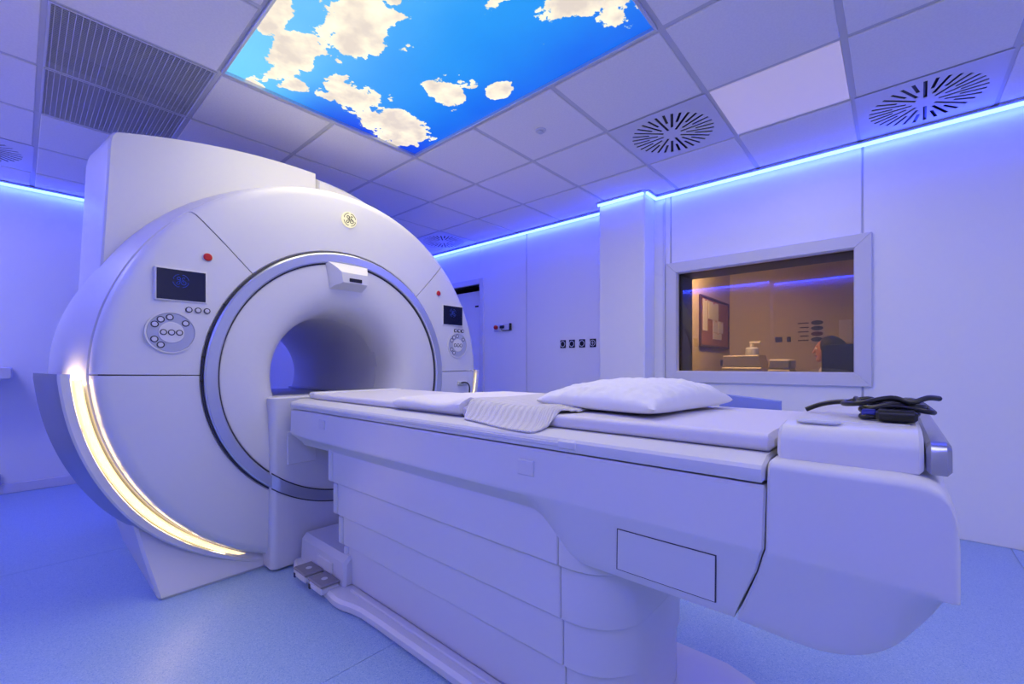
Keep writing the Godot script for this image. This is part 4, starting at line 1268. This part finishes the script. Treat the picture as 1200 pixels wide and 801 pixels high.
	var ps := thing("wall_poster", "pale paper on the wall at the monitor end of the control room", "poster", V(6.04, 1.28, 0.44))
	part("sheet", ext(6.04, 6.049, 1.29, 1.54, 0.36, 0.475, 0.001), M.paper, ps)
	# monitor
	var mo := thing("monitor", "dark computer monitor seen from behind in front of the person", "monitor", V(4.5, 0.75, 0.33))
	part("back", ext(4.52, 4.56, 0.93, 1.215, 0.16, 0.475, 0.008), M.navy, mo)
	part("screen", ext(4.561, 4.564, 0.945, 1.20, 0.175, 0.46, 0.001), M.screen, mo)
	part("stand", ext(4.51, 4.54, 0.77, 1.0, 0.29, 0.34, 0.004), M.navy, mo)
	part("base", ext(4.43, 4.63, 0.752, 0.77, 0.22, 0.41, 0.004), M.navy, mo)
	build_person()

func build_person() -> void:
	# seated behind the monitor, face turned along the window towards the pinboard
	var c := V(4.97, 0.0, 0.50)
	var ch := thing("desk_chair", "dark office chair under the person in the control room", "chair", c)
	part("seat", ext(4.74, 5.18, 0.35, 0.412, 0.22, 0.66, 0.02), M.c_floor, ch)
	part("backrest", ext(4.76, 5.16, 0.55, 0.98, 0.17, 0.22, 0.02), M.c_floor, ch)
	part("stem", prism(disc(4.96, 0.44, 0.03), 0.06, 0.35, 0.004, "floor"), M.black_plastic, ch)
	part("base", prism(disc(4.96, 0.44, 0.26), 0.0, 0.05, 0.01, "floor"), M.black_plastic, ch)
	var o := thing("person", "seated person in a pale top with dark hair, face in profile", "person", c)
	# bones: from, to, radii; (b, y, a)
	var cb := 4.98
	var bones := [[[cb, 0.56, 0.40], [cb, 0.80, 0.41], 0.14, 0.125], [[cb, 0.80, 0.41], [cb, 0.95, 0.43], 0.125, 0.12], [[cb - 0.15, 0.97, 0.43], [cb + 0.15, 0.97, 0.43], 0.06, 0.06], [[cb, 0.98, 0.43], [cb, 1.10, 0.45], 0.055, 0.05],
		[[cb - 0.09, 0.55, 0.42], [cb - 0.10, 0.54, 0.80], 0.085, 0.06], [[cb + 0.09, 0.55, 0.42], [cb + 0.10, 0.54, 0.80], 0.085, 0.06], [[cb - 0.10, 0.54, 0.80], [cb - 0.10, 0.10, 0.80], 0.055, 0.035], [[cb + 0.10, 0.54, 0.80], [cb + 0.10, 0.10, 0.80], 0.055, 0.035], [[cb - 0.10, 0.05, 0.79], [cb - 0.10, 0.035, 0.96], 0.04, 0.03], [[cb + 0.10, 0.05, 0.79], [cb + 0.10, 0.035, 0.96], 0.04, 0.03]]
	for sd in [-1.0, 1.0]:
		var hx: float = cb + sd * 0.10
		bones.append([[cb + sd * 0.17, 0.96, 0.43], [cb + sd * 0.20, 0.72, 0.47], 0.048, 0.04])
		bones.append([[cb + sd * 0.20, 0.72, 0.47], [hx, 0.66, 0.68], 0.038, 0.026])
	var bf := func(p: Vector3) -> float:
		var d := 9.0
		for q in bones:
			d = smin(d, capsule_d(p, V(q[0][0], q[0][1], q[0][2]), V(q[1][0], q[1][1], q[1][2]), q[2], q[3]), 0.05)
		return d
	var body := part("body", nets(bf, V(cb - 0.36, -0.05, 1.02), V(cb + 0.36, 1.14, 0.20), 0.022), M.shirt, o, 80)
	# head with nose, chin, brow, ears; hands with fingers resting on the thighs
	var hc := V(cb, 1.185, 0.475)
	var F := Vector3(0, 0, -1)
	var hf := func(p: Vector3) -> float:
		var q := p - hc
		var d := (Vector3(q.x / 0.072, q.y / 0.105, q.z / 0.092).length() - 1.0) * 0.072
		d = smin(d, capsule_d(p, hc + Vector3(0, -0.06, -0.03), hc + Vector3(0, -0.095, -0.068), 0.04, 0.022), 0.03)
		d = smin(d, capsule_d(p, hc + Vector3(0, 0.02, -0.088), hc + Vector3(0, -0.025, -0.108), 0.007, 0.012), 0.015)
		d = smin(d, capsule_d(p, hc + Vector3(-0.03, 0.03, -0.08), hc + Vector3(0.03, 0.03, -0.08), 0.010, 0.010), 0.015)
		d = smin(d, capsule_d(p, hc + Vector3(-0.016, -0.056, -0.092), hc + Vector3(0.016, -0.056, -0.092), 0.008, 0.008), 0.008)
		for sx in [-1.0, 1.0]:
			d = smin(d, capsule_d(p, hc + Vector3(0.072 * sx, 0.02, 0.008), hc + Vector3(0.074 * sx, -0.025, 0.0), 0.014, 0.010), 0.008)
			d = maxf(d, -((p - hc - Vector3(0.032 * sx, 0.008, -0.098)).length() - 0.013))
		return smin(d, capsule_d(p, hc + Vector3(0, -0.05, 0.02), hc + Vector3(0, -0.13, 0.035), 0.05, 0.05), 0.03)
	var hd := part("head", nets(hf, hc - Vector3(0.11, 0.16, 0.14), hc + Vector3(0.11, 0.13, 0.12), 0.007), M.skin, o, 80)
	for sx in [-1.0, 1.0]:
		var e := SphereMesh.new(); e.radius = 0.011; e.height = 0.022; e.radial_segments = 12; e.rings = 8
		var eo := put("eye", e, M.paper, hd)
		eo.global_position = hc + Vector3(0.032 * sx, 0.008, -0.084)
	var hr := func(p: Vector3) -> float:
		var q := p - hc - Vector3(0, 0.018, 0.022)
		var d := (Vector3(q.x / 0.088, q.y / 0.110, q.z / 0.100).length() - 1.0) * 0.088
		d = smin(d, capsule_d(p, hc + Vector3(0, 0.02, 0.08), hc + Vector3(0, -0.12, 0.09), 0.06, 0.045), 0.04)
		var face := capsule_d(p, hc + Vector3(0, 0.045, -0.10), hc + Vector3(0, -0.16, -0.06), 0.062, 0.085)
		return maxf(d, -face)
	part("hair", nets(hr, hc - Vector3(0.12, 0.2, 0.12), hc + Vector3(0.12, 0.15, 0.18), 0.009), M.hair, o, 80)
	for sd in [-1.0, 1.0]:
		var hx: float = cb + sd * 0.10
		var wr := V(hx, 0.66, 0.68)
		var kn := V(hx - sd * 0.01, 0.635, 0.755)
		var fb := []
		fb.append([wr, kn, 0.026, 0.03])
		for k in 4:
			var r0 := kn + Vector3((k - 1.5) * 0.019, 0.004, 0.0)
			var l: float = [0.030, 0.038, 0.036, 0.028][k]
			var m1 := r0 + Vector3(0, -0.004, -l)
			fb.append([r0, m1, 0.0095, 0.009]); fb.append([m1, m1 + Vector3(0, -0.018, -l * 0.75), 0.009, 0.0075])
		var tb := wr.lerp(kn, 0.45) + Vector3(-sd * 0.024, 0, 0)
		fb.append([tb, tb + Vector3(-sd * 0.022, -0.008, -0.03), 0.011, 0.010])
		fb.append([tb + Vector3(-sd * 0.022, -0.008, -0.03), tb + Vector3(-sd * 0.024, -0.014, -0.056), 0.010, 0.008])
		var ff := func(p: Vector3) -> float:
			var d := 9.0
			for q in fb: d = smin(d, capsule_d(p, q[0], q[1], q[2], q[3]), 0.006)
			return d
		part("hand", nets(ff, kn - Vector3(0.09, 0.07, 0.10), kn + Vector3(0.09, 0.07, 0.12), 0.005), M.skin, o, 80)
